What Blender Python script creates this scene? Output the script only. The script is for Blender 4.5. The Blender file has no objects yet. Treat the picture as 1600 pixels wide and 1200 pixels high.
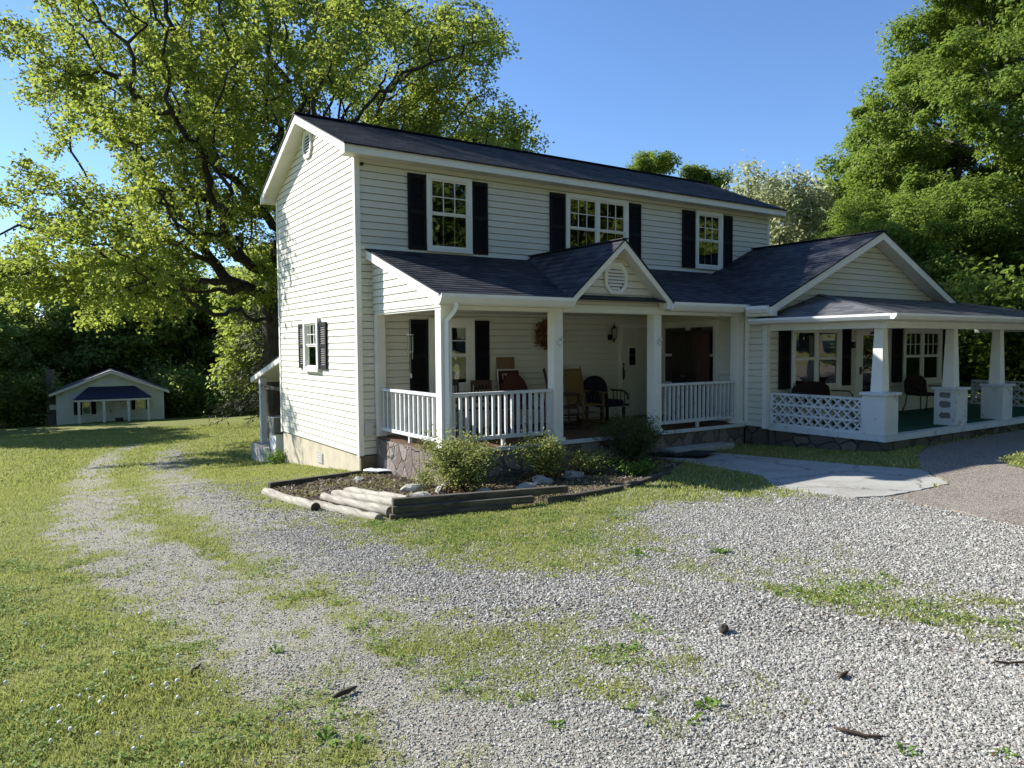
import bpy, math, random
import numpy as np
R = math.radians
random.seed(7)
rng = np.random.default_rng(11)
sc = bpy.context.scene
COL = sc.collection

# ------------------------------------------------------------------ terrain
def zg(x, y):
    x = np.asarray(x, float); y = np.asarray(y, float)
    z = np.where(y < 0, -.3 - .056*y, np.where(y < 6, -.3 - .095*y, -.87 - .0588*(np.minimum(y, 54) - 6)))
    return z + .009*np.clip(x, 0, 12)
def zf(x, y): return float(zg(x, y))

# ------------------------------------------------------------------ node helpers
def new_mat(name):
    m = bpy.data.materials.new(name); m.use_nodes = True
    nt = m.node_tree; nt.nodes.clear()
    return m, nt
class NT:
    def __init__(s, nt): s.t = nt
    def n(s, typ, ins=None, **kw):
        nd = s.t.nodes.new(typ)
        for k, v in kw.items(): setattr(nd, k, v)
        for k, v in (ins or {}).items():
            if hasattr(v, 'is_linked') or isinstance(v, bpy.types.NodeSocket): s.t.links.new(v, nd.inputs[k])
            else: nd.inputs[k].default_value = v
        return nd
    def coord(s): return s.n('ShaderNodeTexCoord').outputs['Object']
    def mapping(s, v, scale=(1,1,1), rot=(0,0,0)):
        return s.n('ShaderNodeMapping', {'Vector': v, 'Scale': scale, 'Rotation': rot}).outputs[0]
    def noise(s, v, scale=5., detail=4., rough=.6, dist=0.):
        return s.n('ShaderNodeTexNoise', {'Vector': v, 'Scale': scale, 'Detail': detail, 'Roughness': rough, 'Distortion': dist})
    def ramp(s, f, stops):
        nd = s.n('ShaderNodeValToRGB', {'Fac': f}); cr = nd.color_ramp
        while len(cr.elements) < len(stops): cr.elements.new(.5)
        for e, (p, c) in zip(cr.elements, stops):
            e.position = p; e.color = (*c, 1) if len(c) == 3 else c
        return nd.outputs['Color']
    def mix(s, f, a, b, mode='MIX'):
        nd = s.n('ShaderNodeMix', data_type='RGBA', blend_type=mode)
        for k, v in ((0, f), (6, a), (7, b)):
            if isinstance(v, bpy.types.NodeSocket): s.t.links.new(v, nd.inputs[k])
            else: nd.inputs[k].default_value = v if k == 0 else ((*v, 1) if len(v) == 3 else v)
        return nd.outputs[2]
    def math(s, op, a, b=None, clamp=False):
        nd = s.n('ShaderNodeMath', operation=op, use_clamp=clamp)
        for k, v in ((0, a), (1, b)):
            if v is None: continue
            if isinstance(v, bpy.types.NodeSocket): s.t.links.new(v, nd.inputs[k])
            else: nd.inputs[k].default_value = v
        return nd.outputs[0]
    def bump(s, h, strength=.3, dist=.02):
        return s.n('ShaderNodeBump', {'Height': h, 'Strength': strength, 'Distance': dist}).outputs[0]
    def attr(s, name, out='Fac'): return s.n('ShaderNodeAttribute', attribute_name=name).outputs[out]
    def out(s, sh): s.t.links.new(sh, s.n('ShaderNodeOutputMaterial').inputs['Surface'])
    def pbsdf(s, **ins):
        return s.n('ShaderNodeBsdfPrincipled', ins)
    def fin(s, col, rough=.6, normal=None, spec=.4, **ex):
        ins = {'Base Color': col if isinstance(col, bpy.types.NodeSocket) else (*col, 1), 'Roughness': rough, 'Specular IOR Level': spec}
        ins.update(ex)
        if normal is not None: ins['Normal'] = normal
        s.out(s.pbsdf(**ins).outputs[0])

MATS = {}
def plain(name, col, rough=.6, var=.12, scale=6., bump=0., bscale=40., spec=.4, stretch=(1,1,1), metallic=0.):
    m, nt = new_mat(name); t = NT(nt); v = t.mapping(t.coord(), stretch)
    nz = t.noise(v, scale, 5, .65).outputs['Fac']
    lo = tuple(c*(1-var) for c in col); hi = tuple(min(1, c*(1+var)) for c in col)
    c = t.ramp(nz, [(.3, lo), (.7, hi)])
    nrm = None
    if bump: nrm = t.bump(t.noise(v, bscale, 4, .7).outputs['Fac'], bump, .01)
    t.fin(c, rough, nrm, spec, Metallic=metallic)
    MATS[name] = m; return m

def weathered(name, col, dirt, amount=.5, scale=5., rough=.7, stretch=(1,1,1), bump=.15, bscale=30.):
    m, nt = new_mat(name); t = NT(nt); v = t.mapping(t.coord(), stretch)
    a = t.noise(v, scale, 7, .7).outputs['Fac']; b = t.noise(v, scale*7, 4, .7).outputs['Fac']
    f = t.math('MULTIPLY', a, t.math('ADD', b, .5))
    c = t.mix(t.ramp(f, [(.62-amount*.3, (0,0,0)), (.74-amount*.2, (1,1,1))]), col, dirt)
    c = t.mix(.35, c, t.ramp(b, [(.3, tuple(x*.7 for x in col)), (.7, col)]))
    t.fin(c, rough, t.bump(t.noise(v, bscale, 5, .7).outputs['Fac'], bump, .01), .3)
    MATS[name] = m; return m

def siding_mat():
    m, nt = new_mat('vinyl_siding'); t = NT(nt); co = t.coord()
    big = t.noise(co, .9, 5, .6).outputs['Fac']
    grain = t.noise(t.mapping(co, (3, 3, 60)), 6, 4, .6).outputs['Fac']
    streak = t.noise(t.mapping(co, (6, 6, .5)), 2.2, 5, .7).outputs['Fac']
    c = t.ramp(big, [(.3, (.63,.60,.50)), (.7, (.68,.655,.56))])
    c = t.mix(t.ramp(streak, [(.55, (0,0,0)), (.8, (.22,.22,.22))]), c, (.50,.49,.42))
    t.fin(c, .5, t.bump(grain, .12, .004), .35)
    MATS['vinyl_siding'] = m
def shingle_mat(name, c1, c2, c3, granule=.5):
    m, nt = new_mat(name); t = NT(nt)
    uv = t.n('ShaderNodeTexCoord').outputs['UV']
    br = t.n('ShaderNodeTexBrick', {'Vector': uv, 'Color1': (0,0,0,1), 'Color2': (1,1,1,1), 'Mortar': (.15,.15,.15,1), 'Scale': 1., 'Mortar Size': .004, 'Mortar Smooth': .3, 'Bias': 0., 'Brick Width': .19, 'Row Height': .14})
    br.offset = .37; br.squash = 1.35; br.squash_frequency = 3
    nz = t.noise(uv, 240., 2, .7).outputs['Fac']; big = t.noise(uv, .7, 5, .65).outputs['Fac']
    f = t.math('ADD', t.math('MULTIPLY', br.outputs['Color'], .55), t.math('MULTIPLY', nz, granule))
    c = t.ramp(f, [(.15, c1), (.5, c2), (.95, c3)])
    c = t.mix(t.ramp(big, [(.45, (0,0,0)), (.8, (.22,.22,.22))]), c, c3)
    h = t.math('ADD', t.math('MULTIPLY', br.outputs['Fac'], -.6), t.math('ADD', t.math('MULTIPLY', br.outputs['Color'], .5), t.math('MULTIPLY', nz, .5)))
    t.fin(c, .62, t.bump(h, .5, .008), .22)
    MATS[name] = m
def stone_mat(name, scale, c1, c2, c3, mortar, z=1.):
    m, nt = new_mat(name); t = NT(nt); v = t.mapping(t.coord(), (1, 1, z))
    w = t.n('ShaderNodeVectorMath', {0: v, 1: t.n('ShaderNodeVectorMath', {0: t.noise(v, 3.5, 3).outputs['Color'], 'Scale': .12}, operation='SCALE').outputs[0]}, operation='ADD').outputs[0]
    e = t.n('ShaderNodeTexVoronoi', {'Vector': w, 'Scale': scale}, feature='DISTANCE_TO_EDGE').outputs['Distance']
    cell = t.n('ShaderNodeTexVoronoi', {'Vector': w, 'Scale': scale}).outputs['Color']
    nz = t.noise(v, 25, 5, .7).outputs['Fac']
    c = t.ramp(t.n('ShaderNodeSeparateColor', {0: cell}).outputs[0], [(.1, c1), (.5, c2), (.9, c3)])
    c = t.mix(.5, c, t.ramp(nz, [(.3, (.12,.1,.09)), (.7, c3)]), 'OVERLAY')
    ed = t.ramp(e, [(.015, (0,0,0)), (.06, (1,1,1))])
    c = t.mix(ed, mortar, c)
    t.fin(c, .85, t.bump(t.math('ADD', t.math('MULTIPLY', ed, .7), t.math('MULTIPLY', nz, .45)), 1., .09), .2)
    MATS[name] = m
def glass_mat(name, col=(.012,.014,.010), clear=False):
    m, nt = new_mat(name); t = NT(nt)
    wav = t.bump(t.noise(t.coord(), 1.7, 2, .5).outputs['Fac'], .12, .02)
    if clear:
        fr = t.n('ShaderNodeFresnel', {'IOR': 2.1, 'Normal': wav}).outputs[0]
        t.out(t.n('ShaderNodeMixShader', {0: fr, 1: t.n('ShaderNodeBsdfTransparent', {'Color': (.80,.83,.78,1)}).outputs[0], 2: t.n('ShaderNodeBsdfGlossy', {'Color': (1,1,1,1), 'Roughness': .012, 'Normal': wav}).outputs[0]}).outputs[0])
    else: t.out(t.pbsdf(**{'Base Color': (*col, 1), 'Roughness': .015, 'IOR': 1.9, 'Normal': wav}).outputs[0])
    MATS[name] = m
def leaf_mat(name, cols, trans=.45, tcol=(.30,.38,.05)):
    m, nt = new_mat(name); t = NT(nt)
    rnd = t.n('ShaderNodeNewGeometry').outputs['Random Per Island']
    cl = t.noise(t.coord(), .55, 3, .6).outputs['Fac']
    f = t.math('ADD', t.math('MULTIPLY', rnd, .55), t.math('MULTIPLY', cl, .55))
    c = t.ramp(f, [(.2, cols[0]), (.52, cols[1]), (.85, cols[2])])
    d = t.pbsdf(**{'Base Color': c, 'Roughness': .6, 'Specular IOR Level': .16}).outputs[0]
    tc = t.mix(.5, c, tcol, 'MIX')
    tr = t.n('ShaderNodeBsdfTranslucent', {'Color': tc}).outputs[0]
    t.out(t.n('ShaderNodeMixShader', {0: trans, 1: d, 2: tr}).outputs[0])
    MATS[name] = m
def bark_mat(name, c1, c2):
    m, nt = new_mat(name); t = NT(nt); v = t.mapping(t.coord(), (1,1,.22))
    a = t.noise(v, 14, 6, .75, .4).outputs['Fac']; b = t.noise(t.coord(), 1.2, 4).outputs['Fac']
    c = t.ramp(a, [(.32, c1), (.68, c2)])
    c = t.mix(t.ramp(b, [(.55, (0,0,0)), (.75, (.35,.35,.35))]), c, (.22,.23,.19))
    t.fin(c, .9, t.bump(a, .9, .03), .15); MATS[name] = m
def wood_mat(name, c1, c2, rough=.5, stretch=(1,1,.08), scale=18.):
    m, nt = new_mat(name); t = NT(nt); v = t.mapping(t.coord(), stretch)
    a = t.noise(v, scale, 5, .65, .6).outputs['Fac']
    t.fin(t.ramp(a, [(.3, c1), (.7, c2)]), rough, t.bump(a, .2, .005), .4); MATS[name] = m

siding_mat()
plain('white_trim', (.78,.76,.68), .45, .05, 3., .04, 60)
plain('white_metal', (.80,.80,.78), .35, .05, 2.)
plain('soffit_vinyl', (.66,.64,.57), .5, .08, 3.)
weathered('worn_white_paint', (.66,.67,.66), (.30,.28,.24), .30, 4., .75, bump=.25)
weathered('flaking_block', (.70,.70,.66), (.16,.15,.13), .22, 3.2, .8, bump=.35)
plain('bare_mortar', (.20,.19,.17), .95, .3, 14., .7, 50)
plain('shutter_black', (.007,.007,.007), .6, .2, 5., spec=.2)
shingle_mat('dark_shingle', (.011,.012,.017), (.030,.032,.040), (.080,.081,.086))
shingle_mat('worn_shingle', (.055,.055,.058), (.125,.125,.13), (.25,.245,.235))
stone_mat('fieldstone', 3.6, (.24,.19,.16), (.33,.28,.25), (.42,.37,.33), (.20,.18,.16), .8)
stone_mat('flagstone_base', 2.6, (.16,.14,.11), (.22,.2,.16), (.28,.25,.2), (.10,.09,.08), 1.3)
weathered('parged_foundation', (.55,.48,.35), (.36,.31,.24), .45, 2.2, .9, (1,1,.5), .25, 22)
plain('dark_stone', (.13,.105,.075), .9, .35, 4., .5, 18)
glass_mat('window_glass', clear=True); glass_mat('dark_glass', (.004,.005,.006))
plain('pane_backing', (.42,.42,.30), .9, .35, 3., .5, 8, stretch=(9,9,.4)); plain('dim_curtain', (.10,.105,.075), .9, .4, 3., .3, 8, stretch=(9,9,.4)); plain('room_dark', (.02,.021,.017), .9, .5, 2.)  # curtain tones with pane reflection and room darkness put into the colour
plain('blind_grey', (.42,.44,.45), .8, .1, 3., .3, 8, stretch=(12,12,.3))
plain('door_cream', (.62,.61,.52), .5, .05)
plain('black_iron', (.014,.013,.013), .45, .2, 8.)
plain('carpet_green', (.012,.085,.045), .95, .25, 20, .4, 200)
wood_mat('porch_boards', (.07,.038,.020), (.16,.085,.045), .6, (.12,1,1), 16)
wood_mat('red_brown_wood', (.028,.009,.006), (.085,.025,.014), .4)
wood_mat('dark_wood', (.010,.007,.005), (.028,.017,.011), .35)
wood_mat('tan_wood', (.14,.075,.03), (.27,.15,.06), .5)
wood_mat('cane', (.16,.095,.03), (.26,.165,.055), .7, (1,1,1), 60)
plain('navy_cushion', (.006,.007,.016), .9, .3, 8., .3, 60)
plain('maroon_shell', (.075,.012,.010), .45, .15)
plain('sign_red', (.07,.010,.012), .5, .1)
plain('sign_white', (.68,.66,.60), .5, .1)
plain('table_green', (.020,.028,.020), .3, .2)
plain('frosted_lamp', (.42,.42,.36), .2, .1)
plain('wreath_straw', (.20,.105,.055), .9, .5, 14.)
plain('chime_metal', (.45,.45,.42), .3, .1, metallic=.8)
plain('floral_cloth', (.022,.008,.009), .9, .9, 26.)
wood_mat('pale_log', (.17,.15,.115), (.50,.46,.37), .9, (1,.09,1), 22)
wood_mat('dark_timber', (.035,.029,.021), (.15,.125,.09), .9, (.12,1,1), 14)
plain('log_end', (.05,.04,.03), .9, .4, 20.)
plain('pale_rock', (.36,.34,.29), .9, .25, 9., .6, 20)
m, nt = new_mat('concrete'); t = NT(nt); co = t.coord()
nz = t.noise(co, 1.3, 7, .7).outputs['Fac']; fn = t.noise(co, 55, 4, .75).outputs['Fac']; wv = t.n('ShaderNodeVectorMath', {0: co, 1: t.n('ShaderNodeVectorMath', {0: t.noise(co, 2.2, 5, .7).outputs['Color'], 'Scale': .55}, operation='SCALE').outputs[0]}, operation='ADD').outputs[0]
ck = t.ramp(t.n('ShaderNodeTexVoronoi', {'Vector': wv, 'Scale': .55}, feature='DISTANCE_TO_EDGE').outputs['Distance'], [(.002, (0,0,0)), (.009, (1,1,1))])
c = t.ramp(nz, [(.32, (.25,.235,.205)), (.5, (.37,.355,.315)), (.7, (.45,.435,.395))]); c = t.mix(.45, c, t.ramp(fn, [(.3, (.22,.21,.185)), (.7, (.50,.485,.44))])); c = t.mix(ck, (.09,.085,.07), c)
c = t.mix(t.ramp(t.noise(co, .9, 6, .8, 1.).outputs['Fac'], [(.56, (0,0,0)), (.68, (.55,.55,.55))]), c, (.23,.20,.155))
t.fin(c, .92, t.bump(t.math('ADD', fn, ck), .3, .012), .2); MATS['concrete'] = m
plain('old_concrete', (.34,.33,.29), .92, .25, 4., .4, 40)
plain('mat_black', (.022,.024,.026), .95, .3, 30., .4, 90)
plain('meter_grey', (.52,.51,.46), .5, .08)
plain('aqua_wall', (.74,.76,.68), .6, .08, 2.)
plain('far_blue_roof', (.018,.023,.050), .8, .3, 12.)
plain('far_grey_roof', (.19,.16,.155), .9, .3, 9.)
plain('chimney_brick', (.20,.17,.165), .9, .3, 10., .4, 30)
plain('ac_grey', (.10,.11,.10), .6, .3, 10.)
plain('stick_brown', (.07,.045,.028), .9, .35, 20.)
plain('plastic_white', (.70,.70,.68), .5, .15, 5.)
plain('clover_white', (.78,.76,.68), .8, .12, 60.)
bark_mat('oak_bark', (.020,.017,.013), (.085,.072,.056)); bark_mat('pale_bark', (.06,.055,.045), (.20,.185,.155))
leaf_mat('oak_leaf', ((.085,.14,.025), (.19,.25,.045), (.33,.35,.085)), .55, (.52,.60,.09))
leaf_mat('maple_leaf', ((.075,.135,.022), (.14,.215,.034), (.235,.30,.065)), .42, (.40,.52,.07))
leaf_mat('wood_leaf', ((.12,.19,.045), (.20,.275,.07), (.32,.37,.11)), .55, (.58,.70,.16))
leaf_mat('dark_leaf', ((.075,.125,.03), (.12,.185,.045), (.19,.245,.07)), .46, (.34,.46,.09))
leaf_mat('blossom_leaf', ((.24,.28,.12), (.42,.45,.23), (.62,.61,.44)), .45, (.6,.64,.34))
leaf_mat('conifer_leaf', ((.022,.030,.014), (.04,.046,.02), (.07,.068,.03)), .15, (.06,.08,.03))
leaf_mat('shrub_leaf', ((.15,.19,.045), (.27,.30,.085), (.42,.42,.17)), .38, (.42,.48,.12))
leaf_mat('shrub_leaf_shaded', ((.07,.10,.03), (.11,.15,.045), (.17,.2,.07)), .35, (.2,.26,.08))  # darker copy of shrub_leaf, the shade at the porch put into its colour
leaf_mat('weed_leaf', ((.07,.14,.02), (.12,.21,.03), (.19,.29,.05)), .35, (.26,.4,.05))
leaf_mat('dead_leaf', ((.06,.025,.018), (.11,.045,.03), (.17,.085,.05)), .2, (.2,.08,.04))
leaf_mat('grass_blade', ((.15,.20,.042), (.30,.33,.085), (.50,.46,.21)), .38, (.44,.48,.13))
leaf_mat('clover_leaf', ((.12,.19,.04), (.19,.275,.06), (.28,.35,.095)), .35, (.26,.4,.05))

# ------------------------------------------------------------------ mesh builder
ROOT = {}
class MB:
    def __init__(s, T=None):
        s.v = []; s.f = []; s.uv = []; s.hasuv = False; s.T = T; s.sm = False
    def P(s, pts):
        if s.T is None: return [tuple(map(float, p)) for p in pts]
        o, u, v, w = s.T
        return [tuple(o[i]+u[i]*p[0]+v[i]*p[1]+w[i]*p[2] for i in range(3)) for p in pts]
    def add(s, pts, faces, uvs=None):
        b = len(s.v); s.v += s.P(pts)
        for k, f in enumerate(faces):
            s.f.append([b+i for i in f])
            s.uv.append(uvs[k] if uvs else [(0., 0.)]*len(f))
        if uvs: s.hasuv = True
    def box(s, x0, x1, y0, y1, z0, z1):
        s.add([(x0,y0,z0),(x1,y0,z0),(x1,y1,z0),(x0,y1,z0),(x0,y0,z1),(x1,y0,z1),(x1,y1,z1),(x0,y1,z1)],
              [(0,3,2,1),(4,5,6,7),(0,1,5,4),(1,2,6,5),(2,3,7,6),(3,0,4,7)])
    def frustum(s, c0, h0, c1, h1):  # vertical tapered box: (x,y,z) centres and (hx,hy)
        pts = [(c[0]+sx*h[0], c[1]+sy*h[1], c[2]) for c, h in ((c0,h0),(c1,h1)) for sx, sy in ((-1,-1),(1,-1),(1,1),(-1,1))]
        s.add(pts, [(0,3,2,1),(4,5,6,7),(0,1,5,4),(1,2,6,5),(2,3,7,6),(3,0,4,7)])
    def bar(s, a, b, w, h=None, up=(0,0,1)):  # rectangular bar between points
        a = np.array(a, float); b = np.array(b, float); h = h or w
        d = (b-a)/np.linalg.norm(b-a); u = np.array(up, float)
        if abs(d@u) > .95: u = np.array((1.,0,0))
        x = np.cross(d, u); x /= np.linalg.norm(x); y = np.cross(x, d)
        pts = [p + sx*x*w/2 + sy*y*h/2 for p in (a, b) for sx, sy in ((-1,-1),(1,-1),(1,1),(-1,1))]
        s.add(pts, [(0,3,2,1),(4,5,6,7),(0,1,5,4),(1,2,6,5),(2,3,7,6),(3,0,4,7)])
    def tube(s, pts, r, n=8, cap=True):
        pts = [np.array(p, float) for p in pts]; k = len(pts)
        r = [r]*k if np.isscalar(r) else r
        rings = []; prev = None
        for i in range(k):
            d = pts[min(i+1,k-1)]-pts[max(i-1,0)]; d /= np.linalg.norm(d)+1e-9
            u = prev if prev is not None else (np.array((0,0,1.)) if abs(d[2]) < .9 else np.array((1.,0,0)))
            x = np.cross(u, d); x /= np.linalg.norm(x)+1e-9; u = np.cross(d, x); prev = u
            rings += [pts[i]+r[i]*(math.cos(t)*x+math.sin(t)*u) for t in np.linspace(0, 2*math.pi, n, endpoint=False)]
        fs = [(i*n+j, i*n+(j+1)%n, (i+1)*n+(j+1)%n, (i+1)*n+j) for i in range(k-1) for j in range(n)]
        if cap: fs += [tuple(range(n))[::-1], tuple(range((k-1)*n, k*n))]
        s.add(rings, fs)
    def cyl(s, x, y, z0, z1, r0, r1=None, n=16): s.tube([(x,y,z0),(x,y,z1)], [r0, r0 if r1 is None else r1], n)
    def prism(s, poly, w0, w1):  # poly in first two coords, extruded along third
        n = len(poly)
        s.add([(p[0],p[1],w0) for p in poly]+[(p[0],p[1],w1) for p in poly],
              [tuple(range(n))[::-1], tuple(range(n,2*n))]+[(i,(i+1)%n,n+(i+1)%n,n+i) for i in range(n)])
    def slab(s, q, t):  # quad/tri thickened downwards along -z
        n = len(q); s.add(list(q)+[(p[0],p[1],p[2]-t) for p in q], [tuple(range(n)), tuple(range(n,2*n))[::-1]]+[(i,n+i,n+(i+1)%n,(i+1)%n) for i in range(n)])
    def ico(s, c, r, sc_=(1,1,1), jit=0., sub=1, seed=0):
        import bmesh
        bm = bmesh.new(); bmesh.ops.create_icosphere(bm, subdivisions=sub, radius=1.)
        g = np.random.default_rng(seed)
        pts = []
        for v in bm.verts:
            k = 1+jit*(g.random()-.5)*2
            pts.append((c[0]+r*sc_[0]*v.co.x*k, c[1]+r*sc_[1]*v.co.y*k, c[2]+r*sc_[2]*v.co.z*k))
        bm.verts.index_update(); fs = [tuple(v.index for v in f.verts) for f in bm.faces]; bm.free(); s.add(pts, fs)
    def build(s, name, mat, parent=None, world=True, smooth=False, bevel=0.):
        me = bpy.data.meshes.new(name)
        v = np.array(s.v, float)
        if parent is not None and world: v = v - np.array(ROOT.get(parent, (0,0,0)))
        me.from_pydata(v.tolist(), [], s.f)
        if s.hasuv:
            uvl = me.uv_layers.new(name='UVMap'); flat = [c for f in s.uv for p in f for c in p]
            uvl.data.foreach_set('uv', flat)
        me.materials.append(MATS[mat])
        if smooth: me.polygons.foreach_set('use_smooth', [True]*len(me.polygons))
        o = bpy.data.objects.new(name, me); COL.objects.link(o)
        if parent is not None:
            o.parent = parent; ROOT[o] = ROOT.get(parent, (0,0,0)) if world else (0,0,0)
        if bevel:
            b = o.modifiers.new('bevel', 'BEVEL'); b.width = bevel; b.segments = 2; b.limit_method = 'ANGLE'
        return o
def raw_mesh(name, verts, faces, mat, parent=None, smooth=False):
    """verts (N,3) array, faces (M,k) array"""
    me = bpy.data.meshes.new(name); faces = np.asarray(faces, np.int32); k = faces.shape[1]
    me.vertices.add(len(verts)); me.vertices.foreach_set('co', np.asarray(verts, np.float32).ravel())
    me.loops.add(faces.size); me.loops.foreach_set('vertex_index', faces.ravel())
    me.polygons.add(len(faces)); me.polygons.foreach_set('loop_start', np.arange(0, faces.size, k, dtype=np.int32))
    if smooth: me.polygons.foreach_set('use_smooth', np.ones(len(faces), bool))
    me.update(calc_edges=True); me.validate()
    if mat: me.materials.append(MATS[mat])
    o = bpy.data.objects.new(name, me); COL.objects.link(o)
    if parent is not None: o.parent = parent
    return o
def tag(o, label=None, cat=None, group=None, kind=None):
    if label: o['label'] = label
    if cat: o['category'] = cat
    if group: o['group'] = group
    if kind: o['kind'] = kind
    return o
def thing(name, label, cat, loc=(0,0,0), rz=0., group=None):
    o = bpy.data.objects.new(name, None); COL.objects.link(o); o.empty_display_size = .2
    o.location = loc; o.rotation_euler = (0,0,rz); ROOT[o] = tuple(loc)
    return tag(o, label, cat, group)
def copy_tree(o, parent=None):
    c = o.copy(); COL.objects.link(c)
    if parent is not None: c.parent = parent
    for ch in list(o.children): copy_tree(ch, c)
    return c

# ------------------------------------------------------------------ siding, roofs, windows
def interval(poly, v):
    us = []
    n = len(poly)
    for i in range(n):
        (u0, v0), (u1, v1) = poly[i], poly[(i+1) % n]
        if abs(v1-v0) < 1e-9:
            if abs(v-v0) < 1e-6: us += [u0, u1]
        elif min(v0, v1)-1e-6 <= v <= max(v0, v1)+1e-6: us.append(u0+(u1-u0)*(v-v0)/(v1-v0))
    return (min(us), max(us)) if us else None
def siding(T, poly, ex=.127, base=0., out=.014):
    mb = MB(T); vs = [p[1] for p in poly]; lo, hi = min(vs), max(vs)
    k0 = math.floor((lo-base)/ex+1e-6); k1 = math.ceil((hi-base)/ex-1e-6); gv = .0135
    for k in range(k0, k1):
        b = base+k*ex; s_ = max(lo, b+gv)
        if s_ > hi: continue
        cuts = sorted({s_, min(hi, b+ex)} | {v for v in vs if s_ < v < b+ex})
        for a, c in zip(cuts, cuts[1:]):
            if c-a < 1e-5: continue
            i0 = interval(poly, a+1e-7); i1 = interval(poly, c-1e-7)
            wa = out-(out-.002)*((a-b)/ex)**.6; wc = out-(out-.002)*((c-b)/ex)**.6
            mb.add([(i0[0],a,wa),(i0[1],a,wa),(i1[1],c,wc),(i1[0],c,wc)], [(0,1,2,3)])
        i0 = interval(poly, s_+1e-7); a = max(lo, b); i1 = interval(poly, a+1e-7)
        mb.add([(i0[0],s_,out),(i0[1],s_,out),(i0[1],s_,-.034),(i0[0],s_,-.034)], [(0,3,2,1)])
        if s_ > a: mb.add([(i1[0],a,-.034),(i1[1],a,-.034),(i0[1],s_,-.034),(i0[0],s_,-.034)], [(0,1,2,3)]); mb.add([(i1[0],a,.002),(i1[1],a,.002),(i1[1],a,-.034),(i1[0],a,-.034)], [(0,1,2,3)])
    return mb
def shingles(A, B, C_, D, ex=.14, lip=.008, mb=None):
    """A-B eave, D-C ridge; returns strips with a small step each and uv in metres"""
    mb = mb or MB(); A, B, C_, D = (np.array(p, float) for p in (A, B, C_, D))
    L = max(np.linalg.norm(D-A), np.linalg.norm(C_-B)); nrm = np.cross(B-A, (D-A)+(C_-B)); nrm /= np.linalg.norm(nrm)
    if nrm[2] < 0: nrm = -nrm
    e = (B-A)/np.linalg.norm(B-A); sl = np.cross(nrm, e)
    n = max(1, int(round(L/ex)))
    def uv(p): return (float((p-A)@e)+40, abs(float((p-A)@sl))+.001)
    for i in range(n):
        t0, t1 = i/n, (i+1)/n
        a, b, c, d = A+(D-A)*t0, B+(C_-B)*t0, B+(C_-B)*t1, A+(D-A)*t1
        a2, b2 = a+nrm*lip, b+nrm*lip
        mb.add([a2,b2,c,d], [(0,1,2,3)], [[uv(a),uv(b),uv(c),uv(d)]])
        mb.add([a,b,b2,a2], [(0,1,2,3)], [[uv(a),uv(b),uv(b),uv(a)]])
    return mb

def window(house, T, u0, u1, v0, v1, trim=.085, lights=1, cols=3, rows=2, proud=.075, cross=True, lower_grid=True, glass='window_glass', pane_backing=None, label=None, mat='white_trim', meet=.5):
    mb = MB(T)
    mb.box(u0,u1,v1-trim,v1,0,proud); mb.box(u0,u1,v0,v0+trim,0,proud+.006)
    mb.box(u0,u0+trim,v0+trim,v1-trim,0,proud); mb.box(u1-trim,u1,v0+trim,v1-trim,0,proud)
    iu0, iu1, iv0, iv1 = u0+trim, u1-trim, v0+trim, v1-trim
    mid = iv0+(iv1-iv0)*meet; mul = .07
    lw = (iu1-iu0-(lights-1)*mul)/lights
    for k in range(1, lights):
        a = iu0+k*lw+(k-1)*mul; mb.box(a, a+mul, iv0, iv1, 0, proud-.004)
    fr = mb.build('window', mat, house, bevel=.004)
    if label: fr['label'] = label
    sash = MB(T); st = .03
    for k in range(lights):
        a = iu0+k*(lw+mul); b = a+lw
        for (lo, hi, w, grid) in ((mid, iv1, .050, True), (iv0, mid, .036, lower_grid)):
            sash.box(a,b,lo,lo+st,.016,w); sash.box(a,b,hi-st,hi,.016,w)
            sash.box(a,a+st,lo+st,hi-st,.016,w); sash.box(b-st,b,lo+st,hi-st,.016,w)
            if grid:
                for c in range(1, cols):
                    x = a+st+(b-a-2*st)*c/cols; sash.box(x-.008,x+.008,lo+st,hi-st,.018,w-.014)
                for r_ in range(1, rows):
                    y = lo+st+(hi-lo-2*st)*r_/rows; sash.box(a+st,b-st,y-.008,y+.008,.018,w-.015)
    sash.build('sash', mat, fr)
    for k in range(lights):
        a = iu0+k*(lw+mul); b = a+lw
        g = MB(T); g.box(a+st,b-st,iv0+st,iv1-st,.0215,.0245); g.build('pane', glass, fr)
        if glass == 'window_glass':
            up, lo_ = pane_backing or ('pane_backing', 'dim_curtain')
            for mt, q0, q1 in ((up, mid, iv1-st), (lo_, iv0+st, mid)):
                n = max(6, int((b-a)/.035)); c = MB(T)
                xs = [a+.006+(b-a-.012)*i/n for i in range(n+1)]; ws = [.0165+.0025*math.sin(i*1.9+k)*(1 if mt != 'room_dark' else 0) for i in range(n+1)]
                c.add([(x,q0,w_) for x, w_ in zip(xs, ws)]+[(x,q1,w_) for x, w_ in zip(xs, ws)], [(i,i+1,n+2+i,n+1+i) for i in range(n)]); c.build('pane_backing', mt, fr)  # room_dark sheets stand for the unlit room, not cloth
    return fr
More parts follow.
